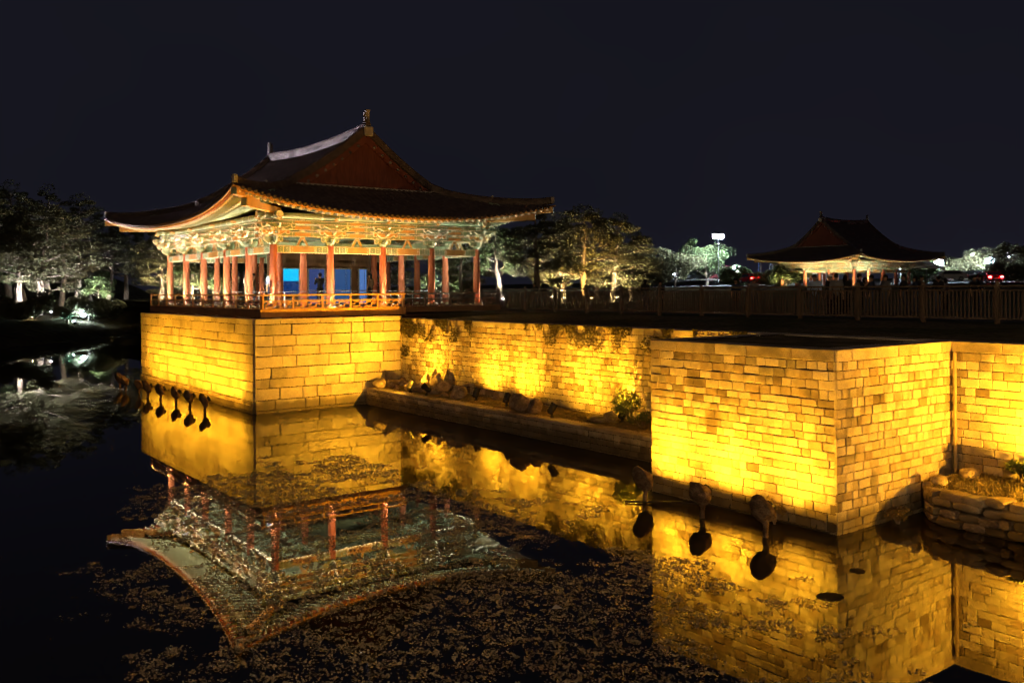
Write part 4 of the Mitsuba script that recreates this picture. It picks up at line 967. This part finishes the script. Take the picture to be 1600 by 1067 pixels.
# at and behind the fence
person(14.9, 9.5, GZ, 0, 'lean', 'cloth_black', 'cloth_black', 'dark person leaning at the fence beside the right end of the pavilion', s=.95)
person(19.6, 5.6, GZ, 20, 'stand', 'cloth_black', 'cloth_navy', 'left of two dark people standing close together in front of the pale trunk', s=.94)
person(19.9, 5.1, GZ, 200, 'stand', 'cloth_black', 'cloth_grey', 'right of two dark people standing close together in front of the pale trunk', hair=1, s=.92)
person(21.4, -3.1, GZ, 0, 'stand', 'cloth_black', 'cloth_black', 'dark stooping person at the fence just left of the dark gap in the trees', hair=1, s=.95)
person(22.6, -7.2, GZ, 10, 'stand', 'cloth_navy', 'cloth_black', 'dark person behind the fence under the tall street lamp', s=.98)
person(18.6, -14.6, GZ, 30, 'walk', 'cloth_blue', 'cloth_denim', 'person in a light blue shirt behind the fence before the distant pavilion', s=1.02)
person(20.6, -14.0, GZ, -20, 'stand', 'cloth_black', 'cloth_black', 'dark person wearing a pale cap next to the one in the light blue shirt', s=1.03, hat='cloth_white')
CR = [(1307, 37.5, 'cloth_grey', 'stand', 0), (1321, 41, 'cloth_black', 'stand', 1), (1343, 39, 'cloth_black', 'phone', 0), (1352, 44, 'cloth_brown', 'stand', 1), (1362, 40, 'cloth_navy', 'stand', 0), (1384, 42, 'cloth_grey', 'stand', 1), (1412, 39, 'cloth_black', 'walk', 0),
      (1430, 43, 'cloth_navy', 'stand', 1), (1440, 46, 'cloth_black', 'stand', 0), (1466, 44, 'cloth_black', 'phone', 0), (1477, 48, 'cloth_grey', 'stand', 1), (1523, 45, 'cloth_black', 'stand', 0), (1532, 47, 'cloth_navy', 'stand', 1), (1008, 47, 'cloth_black', 'stand', 1), (1178, 46, 'cloth_grey', 'stand', 0)]
WORDS = ['grey topped person right of the capped one, half hidden behind them', 'long haired dark person fourth from the left of the crowd at the fence', 'person holding up a phone in front of the nearest column of the distant pavilion', 'person in brown beside the one holding up a phone', 'dark blue clad person just right of the nearest column of the distant pavilion',
         'grey clad long haired person standing apart under the right side of the distant pavilion', 'dark person walking past the last column of the distant pavilion', 'navy clad long haired person left of the white canopy', 'dark person below the white canopy', 'person with raised phone in front of the bright cycad like shrub',
         'grey topped person right of the bright shrub', 'left one of two people far right near the red tail lights', 'right one of two people far right near the red tail lights', 'person behind the fence left of the parked buses', 'small person behind the fence beside the red lit car']
for (px, Z, top, pose, h), wd in zip(CR, WORDS):
    xl = (px - 800) / 1419.0; q = CAM + (_f + _r * xl) * Z          # stand points along the path
    person(round(q[0], 2), round(q[1], 2), GZ, random.Random(px).uniform(0, 360), pose, top, 'cloth_black' if px % 2 else 'cloth_denim', wd, s=.97 + .012 * (px % 7), hair=h)

# ------------------------------------------------------------------ trees
def tree(name, label, x, y, z, h, r, seed, m, kind='pine', lean=(0, 0), low=.35, leaf_n=None, size=.22, group=None, trunk_r=None, cat='tree'):
    rng = np.random.default_rng(seed); t = thing(name, label, cat, group); tr = MB(); P = []
    k = 9; u = np.linspace(0, 1, k); wob = rng.normal(0, .035 * h, (k, 2)); wob[0] = 0; wob = np.cumsum(wob, 0) * .35
    top = h * (.93 if kind == 'pine' else .7)
    tp = np.stack([x + lean[0] * u * h + wob[:, 0], y + lean[1] * u * h + wob[:, 1], z - .3 + u * top], 1); R0 = trunk_r or .028 * h + .06
    tr.tube(tp, R0 * (1 - .86 * u) , 9)
    nb = int(16 + h * .9) if kind == 'pine' else 14
    npad = leaf_n or (62 if kind == 'pine' else 95)
    for b in range(nb):
        ub = low + (1 - low) * (b + rng.random()) / nb; p0 = A(*[np.interp(ub, u, tp[:, c]) for c in range(3)])
        a = b * 2.4 + rng.normal(0, .4)
        prof = (1 - abs((ub - low) / (1 - low) - .30) ** 1.4 * 1.05) if kind == 'pine' else math.sqrt(max(.05, 1 - (2 * (ub - low) / (1 - low) - .9) ** 2 * .8))
        L = r * max(.25, prof) * rng.uniform(.65, 1.1); rise = rng.uniform(-.05, .28) if kind == 'pine' else rng.uniform(.15, .75)
        d = A(math.cos(a), math.sin(a), 0); s = np.linspace(0, 1, 5)
        br = p0 + d * (s * L)[:, None]; br[:, 2] += rise * L * s ** 1.3 + rng.normal(0, .03, 5) * L * s; br[:, :2] += np.outer(s ** 2 * rng.normal(0, .18) * L, A(-d[1], d[0]))
        tr.tube(br, R0 * .36 * (1 - ub * .55) * (1 - .82 * s), 6)
        for j in range(4 if kind == 'pine' else 5):
            q = A(*[np.interp(rng.uniform(.40, 1.02), s, br[:, c]) for c in range(3)]) + rng.normal(0, .10, 3) * L * A(1, 1, .35)
            if kind == 'pine': e = A(.25, .25, .075) * L * rng.uniform(.75, 1.25) + .12
            else: e = A(.26, .26, .19) * L * rng.uniform(.7, 1.3) + .1
            q[2] += .06 * L
            tr.tube([br[2], (br[3] + q) / 2, q], [R0 * .10, R0 * .06, R0 * .03], 4)
            P.append(ball(rng, npad) * e + q)
    e = A(r * .28, r * .28, h * .07); P.append(ball(rng, npad * 3) * e + tp[-1] + A(0, 0, h * .03))
    obj('trunk', tr, 'bark', t, 40)
    obj('crown', leaves(np.vstack(P), size, rng, .35 if kind == 'pine' else .1), m, t)
    return t
g = 'trees on the far left bank'
LB = [('leaning pine with a brightly lit pale trunk on the left bank near the pavilion', 19.3, 110.5, 12.4, 4.0, 'pine_needles', (.14, .0), .42),
      ('pine with a slim lit trunk, leftmost of three by the water on the left bank', 3.55, 84.2, 11.9, 3.6, 'pine_needles', (-.02, 0), .40), ('pine with a slanting lit trunk, middle of three by the water on the left bank', 4.8, 87.0, 13.6, 3.8, 'pine_needles', (.05, -.03), .42),
      ('pine with long bare lit limbs, rightmost of three by the water on the left bank', 5.6, 82.9, 13.2, 5.0, 'pine_needles', (.03, 0), .22),
      ('tall dark pine at the left edge of the photo', 1.96, 97.9, 15.3, 4.6, 'pine_needles', (0, 0), .3), ('tallest dark pine on the far left', 6.98, 115.4, 17.6, 5.6, 'pine_needles', (0, 0), .3), ('tall dark pine second from the left on the skyline', 12.1, 115.3, 17.6, 5.6, 'pine_needles', (0, 0), .3),
      ('dark pine with a rounded top on the left skyline', 16.05, 114.8, 16.6, 5.4, 'pine_needles', (0, 0), .28), ('dark pine left of the roof tip', 19.2, 120.5, 15.5, 5.2, 'pine_needles', (0, 0), .28), ('dark pine right under the left roof tip', 24.2, 97.5, 12.3, 4.0, 'pine_needles', (0, 0), .28),
      ('dark pine behind the lit trunks on the left bank', 10.4, 96.5, 13.0, 4.8, 'pine_needles', (0, 0), .25), ('pine high on the slope at the left edge', 6.8, 134.3, 18.0, 5.6, 'pine_needles', (0, 0), .3), ('dark pine high on the slope behind the left roof tip', 25.0, 122.0, 13.8, 5.0, 'pine_needles', (0, 0), .3),
      ('broad pine outside the left edge', -4.5, 96.0, 14.5, 5, 'pine_needles', (0, 0), .3)]
for i, (l, x, y, h, r, m, ln, lw) in enumerate(LB):
    tree('pine_tree', l, x, y, bank_z(x, y), h, r, 400 + i, m, 'pine', ln, lw, size=.21, group=g, leaf_n=52)
for i, (l, x, y, h, r, m) in enumerate([('pale green bush lit from below on the left bank', 18.6, 112.5, 4.6, 3.0, 'broad_leaf'), ('bright green broadleaf crown above the lit trunks on the left bank', 3.9, 88.5, 7.5, 2.2, 'broad_leaf'), ('low bush by the bluish lamp on the left bank', 10.5, 80.5, 3.0, 2.4, 'pine_needles'),
                                           ('low dark bush at the waterline of the left bank', 1.5, 74.0, 1.5, 3.2, 'pine_needles'), ('broadleaf shrub right of the bluish lamp', 13.5, 84.5, 1.8, 2.0, 'pine_needles')]):
    tree('broadleaf_tree', l, x, y, bank_z(x, y), h, r, 450 + i, m, 'broad', low=.55 if h > 7 else .3, size=.24, group='bushes on the left bank')
g = 'trees seen behind and through the pavilion'
for i, (x, y, h, r, m, l) in enumerate([(20.6, 86.0, 10.5, 4.4, 'pine_needles', 'warmly lit pine just left of the pavilion columns'), (21.5, 76.5, 8.2, 4.0, 'broad_leaf', 'lit tree seen between the first columns of the long side'), (23.5, 74, 8.0, 4.0, 'pine_needles', 'lit tree seen between the second and third columns of the long side'),
                                           (25.5, 70.3, 8.0, 4.0, 'broad_leaf', 'lit tree seen through the middle bay of the long side'), (29.5, 69.7, 8, 4, 'pine_needles', 'dark tree behind the corner column of the pavilion')]):
    tree('pine_tree', l, x, y, GZ, h, r, 500 + i, m, 'pine', (0, 0), .22, size=.2, group=g)
g = 'trees to the right of the pavilion'
RT_ = [(30.0, 23.1, 8.6, 3.0, 'broad_leaf', (.03, 0), .42, 'broad', 'pale barked tree lit white from below beside the last pavilion column'), (30.5, 18.9, 8.3, 3.2, 'pine_needles', (0, 0), .28, 'pine', 'dark pine right of the pale barked tree'),
       (37.2, 23.8, 7.4, 3.3, 'pine_needles', (-.05, 0), .22, 'pine', 'pine with wide bare lit limbs left of the orange trunk'), (36.9, 20.35, 8.6, 3.4, 'pine_needles', (0, 0), .30, 'pine', 'pine with a straight orange lit trunk'), (42, 22.75, 8.2, 3.4, 'pine_needles', (.05, 0), .22, 'pine', 'pine with a pale slanting trunk right of the orange one'),
       (47.6, 26.0, 7.0, 3.2, 'pine_needles', (0, 0), .2, 'pine', 'small dark pine at the right end of the lit trees'), (46.3, 35.8, 9.4, 4.2, 'pine_needles', (0, 0), .25, 'pine', 'tall dark pine behind the orange trunk'), (53.2, 36.8, 10.2, 4.6, 'pine_needles', (0, 0), .2, 'pine', 'tallest dark pine behind the slanting trunk'),
       (30.1, 29.2, 6.6, 3, 'pine_needles', (0, 0), .2, 'pine', 'tree seen just left of the last pavilion column'), (31.4, 34.5, 6.5, 3, 'broad_leaf', (.1, 0), .25, 'broad', 'tree with white lit stems seen through the right bays of the pavilion'), (29, 40, 6, 3, 'pine_needles', (0, 0), .25, 'pine', 'dark tree seen through the third bay of the pavilion')]
for i, (x, y, h, r, m, ln, lw, kd, l) in enumerate(RT_):
    tree('broadleaf_tree' if kd == 'broad' else 'pine_tree', l, x, y, GZ, h, r, 550 + i, m, kd, ln, lw, size=.13, group=g, leaf_n=75)
g = 'trees round the car park'
for i, (x, y, h, r, m, kd, l) in enumerate([(106.3, 67.2, 8.6, 4.8, 'broad_leaf', 'broad', 'round green tree lit by the tall street lamp'), (93.3, 50.5, 2.6, 2.6, 'broad_leaf', 'broad', 'low bush below the boxy bright lamp'), (85.0, 35.5, 2.6, 2.6, 'broad_leaf', 'broad', 'bush left of the first column of the distant pavilion'),
                                              (89.2, 41.1, 1.9, 2.2, 'pine_needles', 'broad', 'low bush by the blue lit banners'), (79.8, 56, 5.2, 5.0, 'pine_needles', 'broad', 'dark tree left of the parked buses'), (97, 66, 6.2, 5.0, 'pine_needles', 'broad', 'dark tree behind the parked buses'),
                                              (111.1, 18.4, 5.8, 4.0, 'pine_needles', 'broad', 'dark tree at the right edge'), (140.8, 33.6, 5.5, 4.5, 'pine_needles', 'broad', 'dark tree behind the right hand street lamps'), (134.9, 38, 4.0, 4.0, 'pine_needles', 'broad', 'dark tree behind the white canopy'),
                                              (113.9, 33, 2.6, 2.6, 'broad_leaf', 'broad', 'bush right of the white canopy'), (107, 18.0, 2.2, 3.0, 'pine_needles', 'broad', 'low dark hedge bush at the right edge'), (72, 48, 3.2, 4.6, 'pine_needles', 'broad', 'dark low tree right of the lit pines'), (104, 28.0, 1.8, 2.4, 'broad_leaf', 'broad', 'low bush right of the distant pavilion'),
                                              (120, 30, 3.4, 4, 'pine_needles', 'broad', 'dark bush between the two right hand lamps'), (64, 44, 3.4, 4.2, 'pine_needles', 'broad', 'dark bush at the right foot of the lit pines')]):
    tree('broadleaf_tree', l, x, y, float(land_z(A(x), A(y))[0]), h, r, 600 + i, m, kd, low=.25, size=.20, group=g)
def cycad(x, y, z, h, label, seed, n=26):
    rng = np.random.default_rng(seed); t = thing('cycad', label, 'palm'); q = MB()
    obj('stem', MB().lathe((x, y, z - .1), [(.22, 0), (.24, .3), (.18, .55)], 9), 'bark', t)
    for k in range(n):
        a = k * 2.4; s = np.linspace(0, 1, 7); el = rng.uniform(.3, 1.3); L = h * rng.uniform(.8, 1.15)
        p = A(x, y, z + .45) + np.stack([np.cos(a) * s * L * math.cos(el), np.sin(a) * s * L * math.cos(el), L * (math.sin(el) * s - .5 * s ** 2)], 1); w = .16 * h * np.sin(PI * np.clip(s * .9 + .08, 0, 1)); sd = A(-math.sin(a), math.cos(a), 0)
        for j in range(6):
            for sg in (-1, 1): q.add([p[j], p[j] * .35 + p[j + 1] * .65, p[j + 1] + sd * w[j] * sg + A(0, 0, .03)], [[0, 1, 2]])
    obj('fronds', q, 'cycad_leaf', t)
cycad(7.2, 75.6, bank_z(7.2, 75.6), 1.9, 'fan shaped turquoise lit plant at the waterline of the left bank', 1)
cycad(92.0, 21.2, 5.6, 2.3, 'bright spiky shrub between the distant pavilion and the street lamp', 2, 34)

# ------------------------------------------------------------------ lamps on the banks and among the trees
def ground_lamp(x, y, z, aim, col, power, label, cutoff=55, beam=15, w=.5, glow=6, group='lamps among the trees', r=.16):
    t = thing('ground_lamp', label, 'lamp', group)
    obj('stake', MB().tube([(x, y, z - .1), (x, y, z + .25)], .04, 6), 'black_metal', t)
    p = A(x, y, z + .35); d = A(*aim) - p; d /= np.linalg.norm(d)
    obj('head', MB().tube([p - d * .12, p + d * .12], [r * .8, r], 10), 'black_metal', t)
    obj('lens', MB().add(*trimesh_ball(p + d * .12, r * .9)), 'screen_glass', t, emitter=emit(A(*col) * glow, .05))
    spot('tree', p + d * (.12 + r), aim, col, power, cutoff, beam, w)
def trimesh_ball(c, r): m = trimesh.creation.icosphere(1, r); return m.vertices + c, m.faces
LC = A(.92, .93, 1.0)
bz = bank_z
ground_lamp(19.9, 108.6, bz(19.9, 108.6), (19.2, 110.4, 8), LC, 18, 'lamp at the foot of the leaning lit trunk', 50, 12, .8, 5)
ground_lamp(3.0, 81.9, bz(3.0, 81.9), (5.0, 84.5, 9), LC, 11, 'white lamp at the left edge by the three lit trunks', 70, 20, .8, 7)
ground_lamp(6.5, 81.0, bz(6.5, 81.0), (5.6, 83.5, 9), LC, 14, 'small lamp between the lit trunks on the left bank', 72, 20, .8, 3)
ground_lamp(9.6, 79.0, bz(9.6, 79.0) + .5, (10.0, 86, 8), A(.55, .75, 1.0), 26, 'bluish white lamp shining near the water on the left bank', 75, 20, .8, 14, r=.42)
ground_lamp(7.9, 75.2, bz(7.9, 75.2), (7.2, 75.6, 2.6), A(.7, 1.0, 1.0), 3.5, 'small lamp at the foot of the turquoise plant', 70, 20, .3, 4)
ground_lamp(3.9, 76.2, bz(3.9, 76.2), (3.2, 77.5, 2.4), WARM, 1.6, 'small lamp low on the dark left bank', 60, 20, .2, 4)
ground_lamp(18.4, 109.3, bz(18.4, 109.3), (18.7, 112, 5.5), A(.95, 1, .8), 12, 'lamp under the pale green bush on the left bank', 65, 20, .6, 6)
ground_lamp(14.6, 108.0, bz(14.6, 108), (16, 114, 12), LC, 26, 'lamp hidden on the slope behind the left bank', 70, 20, .7, 2)
ground_lamp(20.6, 83.0, 3.9, (20.8, 87, 9), WARM, 26, 'warm lamp below the pines left of the pavilion', 75, 20, .7, 2)
ground_lamp(23.2, 71.3, 3.9, (23.2, 75, 8), A(1, .88, .6), 30, 'warm lamp below the trees behind the pavilion', 80, 20, .7, 2)
ground_lamp(21.0, 74.0, 3.9, (21.2, 78, 9), A(1, .86, .58), 18, 'second warm lamp below the trees behind the pavilion', 80, 20, .5, 2)
YW = A(1, .80, .42)
ground_lamp(29.0, 21.6, 3.9, (30.4, 23.0, 9), A(1, .95, .85), 13, 'white lamp below the pale barked tree right of the pavilion', 62, 18, .8, 2)
ground_lamp(36.0, 18.7, 3.9, (36.95, 20.5, 7), A(1, .60, .16), 12, 'orange lamp at the foot of the straight orange trunk', 62, 15, .8, 3)
ground_lamp(35.8, 22.0, 3.9, (37.6, 24.2, 8), YW, 17, 'warm lamp below the pine with bare limbs', 70, 20, .8, 2)
ground_lamp(41.0, 20.8, 3.9, (42.6, 23.6, 8), YW, 17, 'warm lamp below the slanting trunk', 70, 20, .8, 2)
ground_lamp(30.2, 32.5, 3.9, (31.6, 35, 8), A(1, .95, .85), 12, 'white lamp below the stems behind the pavilion', 65, 18, .5, 2)
ground_lamp(43.5, 33.0, 3.9, (46, 36, 10), A(1, .8, .45), 16, 'warm lamp behind the lit pines', 65, 18, .5, 2)
def street_lamp(x, y, zb, zt, label, col, power, glow, r=.32, arm=0, w=.8):
    t = thing('street_lamp', label, 'street lamp', 'street lamps round the car park')
    obj('pole', MB().tube([(x, y, zb), (x, y, zt - .1)], [.10, .06], 8), 'black_metal', t)
    if arm: obj('arm', MB().bar((x - arm, y, zt + .05), (x + arm, y, zt + .05), .08, .08), 'black_metal', t)
    for s in ((-1, 1) if arm else (0,)):
        c = A(x + s * arm, y, zt - .02)
        obj('shade', MB().lathe(c + A(0, 0, .08), [(r * 1.15, 0), (r * 1.0, .10), (r * .3, .18)], 12), 'black_metal', t)
        obj('bulb', MB().add(*trimesh_ball(c - A(0, 0, r * .55), r)), 'screen_glass', t, emitter=emit(A(*col) * glow, .05))
    scene[numbered('light_street_lamp')] = {'type': 'point', 'position': [float(x) - .75, float(y) - .75, float(zt) - r * 1.2], 'intensity': {'type': 'rgb', 'value': (A(*col) * power).tolist()}, 'sampling_weight': w}
BW = A(.72, .86, 1.0)
street_lamp(103.0, 62.0, 6.0, 14.0, 'tall twin street lamp standing before the lit green tree', BW, 70, 16, .50, .75, .8)
street_lamp(97.3, 53.7, 6.1, 8.5, 'low boxy bright lamp right of the lit green tree', BW, 6, 16, .55, 0, .4)
street_lamp(108.2, 33.1, 5.9, 8.6, 'street lamp glowing under the right eave of the distant pavilion', BW, 8, 14, .55, 0, .3)
street_lamp(112.6, 29.8, 5.9, 8.9, 'bluish street lamp just right of the distant pavilion', BW, 8, 18, .62, 0, .4)
street_lamp(118.5, 25.3, 5.9, 9.2, 'street lamp above the red tail lights', BW, 8, 16, .52, .3, .4)
street_lamp(131.2, 28.2, 6.0, 10.4, 'street lamp at the right edge above the dark tree', BW, 5, 12, .55, 0, .3)
street_lamp(146.6, 41.7, 6.0, 10.8, 'faint far lamp above the dark trees right of the distant pavilion', A(1, .9, .75), 2, 4, .30, 0, .2)
t = thing('roof_floodlight', 'floodlight on a mast at the left bank outside the photo, turned to the pavilion roof', 'floodlight')
obj('mast', MB().tube([(-26, 58, .0), (-26, 58, 15)], [.14, .08], 8), 'black_metal', t); obj('head', MB().box((-26, 58, 15.1), (.5, .4, .3), ch=.05), 'black_metal', t)
spot('roof', (-25.8, 57.6, 15.0), (4.5, 11.5, 13.0), A(1, .84, .93), 430, 7.2, 4.5, .8)

# ------------------------------------------------------------------ vehicles, banners, canopy, far house
for i, (x, y, l) in enumerate([(-27, -50, 'added fill lamp behind the camera, to the left'), (-8, -60, 'added fill lamp behind the camera, to the right')]):
    t = thing('added_fill_lamp', l, 'street lamp', 'added fill lamps behind the camera')  # unseen lamps added as fill for the floating leaves, fence and ground
    obj('pole', MB().tube([(x, y, 3.4), (x, y, 8.9)], [.09, .06], 8), 'black_metal', t); obj('shade', MB().lathe((x, y, 9.1), [(.42, 0), (.36, .10), (.1, .2)], 12), 'black_metal', t)
    obj('bulb', MB().add(*trimesh_ball(A(x, y, 8.95), .22)), 'screen_glass', t, emitter=emit(A(1, .8, .55) * 4, .03))
    scene[numbered('light_added_fill')] = {'type': 'point', 'position': [float(x) + .5, float(y) + .6, 8.5], 'intensity': {'type': 'rgb', 'value': [15.0, 9.4, 4.0]}, 'sampling_weight': .8}
struct('near_bank', sheet(-60, 4.5, -110, -39.9, 3.4), 'gravel')
def wheel(parent, c, ax, r):
    k = obj('wheel', MB().tube([A(*c) - A(*ax) * .12, A(*c) + A(*ax) * .12], r, 14), 'rubber', parent); obj('rim', MB().tube([A(*c) - A(*ax) * .13, A(*c) + A(*ax) * .13], r * .6, 10), 'grey_metal', k)
def bus(x, y, z, ang, L, body, roof, label, head=True):
    t = thing('bus', label, 'bus', None); W, H = 2.5, 3.15; XF[0] = T().translate([x, y, z]).rotate([0, 0, 1], ang)
    obj('body', MB().box((0, 0, .35 + (H - .35) / 2), (L, W, H - .35), ch=.16), body, t)
    obj('roof_edge', MB().box((0, 0, H - .22), (L - .3, W + .03, .16), ch=.03), roof, t); obj('air_unit', MB().box((-.5, 0, H + .08), (2.2, 1.6, .22), ch=.06), roof, t)
    n = int(L / 1.5)
    for s in (-1, 1):
        for k in range(n): obj('window', MB().box((-L / 2 + .5 + (k + .5) * (L - 1.2) / n, s * W / 2, 2.0), ((L - 1.2) / n - .10, .04, .95)), 'dark_glass', t)
        for cx in (-L * .3, L * .32): wheel(t, (cx, s * (W / 2 - .10), .48), (0, 1, 0), .48)
    for e in (-1, 1):
        obj('windscreen', MB().box((e * L / 2, 0, 1.95), (.05, W - .35, 1.3)), 'dark_glass', t); obj('bumper', MB().box((e * (L / 2 + .03), 0, .55), (.12, W - .1, .3), ch=.04), roof, t)
        for s in (-1, 1): obj('headlight', MB().box((e * (L / 2 + .02), s * .9, .85), (.06, .34, .2)), 'screen_glass', t, emitter=emit(A(1, .95, .9) * (.25 if e > 0 else .02), .02))
    obj('mirror', MB().box((L / 2 + .2, W / 2 + .1, 2.1), (.14, .2, .4), ch=.03), 'black_metal', t); obj('sign', MB().box((-L * .1, -W / 2 - .01, 1.35), (.9, .05, .5)), 'bus_white', t)
    obj('door', MB().box((L / 2 - 1.0, -W / 2 - .005, 1.45), (.9, .05, 2.0)), 'dark_glass', t); XF[0] = None
bus(113.5, 77.5, 6.15, -37, 8.6, 'bus_dark', 'bus_white', 'dark coach with its roof line painted pale for reflected lamplight, parked far behind the fence')  # white roof trim stands in for lamplight reflected off the roof
bus(115.0, 71.8, 6.1, -37, 3.6, 'bus_red', 'bus_white', 'short red and white vehicle parked to the right of the dark coach')
one('kerb_rail', MB().box((100, 66, 6.55), (.2, 22, .18)), 'bus_white', 'pale barrier beam at the edge of the car park below the vehicles', 'barrier')
def car(x, y, z, ang, body, label, tail):
    t = thing('car', label, 'car'); XF[0] = T().translate([x, y, z]).rotate([0, 0, 1], ang)
    pr = Polygon([(-2.1, .35), (2.1, .35), (2.15, .75), (1.35, .92), (.75, 1.42), (-1.2, 1.46), (-1.95, .98), (-2.15, .9)])
    obj('body', MB().prism(pr, 1.72, ((0, 0, 0), (1, 0, 0), (0, 0, 1), (0, 1, 0))), body, t, 30)
    for s in (-1, 1):
        obj('window', MB().prism(Polygon([(-1.5, .95), (1.1, .95), (.68, 1.36), (-1.12, 1.39)]), .03, ((0, s * .87, 0), (1, 0, 0), (0, 0, 1), (0, 1, 0))), 'dark_glass', t)
        for cx in (-1.3, 1.35): wheel(t, (cx, s * .78, .33), (0, 1, 0), .33)
        obj('tail_light', MB().box((-2.10, s * .66, .82), (.10, .36, .16)), 'screen_glass', t, emitter=emit(A(1, .02, .02) * tail, .02))
    obj('rear_window', MB().bar((-1.28, 0, 1.40), (-1.88, 0, 1.02), 1.4, .03), 'dark_glass', t); obj('bumper', MB().box((-2.14, 0, .5), (.16, 1.6, .22), ch=.04), 'black_metal', t); obj('number_plate', MB().box((-2.23, 0, .62), (.02, .5, .12)), 'bus_white', t); XF[0] = None
    ca, sa = math.cos(math.radians(ang)), math.sin(math.radians(ang))
    scene[numbered('light_tail')] = {'type': 'point', 'position': [x - 2.7 * ca, y - 2.7 * sa, z + .8], 'intensity': {'type': 'rgb', 'value': [.35 * tail / 4, .006 * tail / 4, .006 * tail / 4]}, 'sampling_weight': .1}
car(97.9, 15.8, 5.45, 45, 'car_red', 'red car with glowing tail lights near the right edge of the photo', 5)
car(88.5, 44.0, 5.7, 60, 'car_red', 'red lit car left of the distant pavilion, by the blue banners', 2)
for i, (x, y) in enumerate([(108, 27.5), (110.5, 24.5), (113, 21.5), (104.5, 24.2), (107, 20.5)]): car(x, y, 5.85, 125 + 4 * i, ('car_white', 'car_black', 'car_white', 'car_white', 'car_black')[i], ('white car parked just right of the distant pavilion', 'black car second from the distant pavilion', 'white car left of the red tail lights', 'white car in the front row right of the distant pavilion', 'black car in the front row left of the red one')[i], .25)
for i, (px, dy, c) in enumerate([(91.9, 45.3, (.05, .18, .75)), (93.1, 44.2, (.30, .42, .75))]):
    t = thing('banner', ('blue lit upright banner, left of the pair beside the distant pavilion', 'paler blue lit upright banner, right of the pair beside the distant pavilion')[i], 'banner')
    obj('post', MB().tube([(px, dy, 5.7), (px, dy, 8.9)], .05, 6), 'grey_metal', t); obj('panel', MB().box((px + .28, dy - .02, 7.9), (.5, .06, 1.5), rz=-.6), 'canvas', t)
    obj('tube_light', MB().tube([(px + .05, dy - .12, 7.2), (px + .05, dy - .12, 8.7)], .09, 8), 'screen_glass', t, emitter=emit(A(*c) * .9, .03))
t = thing('canopy', 'white pyramid topped canopy tent right of the distant pavilion', 'canopy')
cx, cy, cz = 101.0, 26.3, 5.75
q = MB(); h = 2.1
q.add([[cx - h, cy - h, cz + 2.1], [cx + h, cy - h, cz + 2.1], [cx + h, cy + h, cz + 2.1], [cx - h, cy + h, cz + 2.1], [cx, cy, cz + 3.2]], [[0, 1, 4], [1, 2, 4], [2, 3, 4], [3, 0, 4]])
obj('roof', q, 'canvas', t); q = MB()
for sx in (-1, 1):
    for sy in (-1, 1): obj('leg', MB().tube([(cx + sx * h, cy + sy * h, cz), (cx + sx * h, cy + sy * h, cz + 2.1)], .04, 6), 'grey_metal', t)
for k in range(4): a = [(-1, -1), (1, -1), (1, 1), (-1, 1)]; p, r_ = a[k], a[(k + 1) % 4]; q.bar((cx + p[0] * h, cy + p[1] * h, cz + 1.97), (cx + r_[0] * h, cy + r_[1] * h, cz + 1.97), .03, .26)
obj('valance', q, 'canvas', t)
t = thing('house', 'small pale flat roofed building far off at the right among dark trees', 'building')
XF[0] = T().translate([144.5, 43.3, 6.0]).rotate([0, 0, 1], -50)
obj('wall', MB().box((0, 0, 1.3), (5.5, 4, 2.6)), 'white_wall', t); obj('roof', MB().box((0, 0, 2.72), (6.1, 4.6, .22)), 'grey_metal', t); obj('door', MB().box((1.6, -2.01, 1.0), (.9, .06, 2.0)), 'dark_wood', t)
for k in (-1.6, 0): obj('window', MB().box((k, -2.01, 1.5), (1.0, .06, .9)), 'dark_glass', t)
XF[0] = None
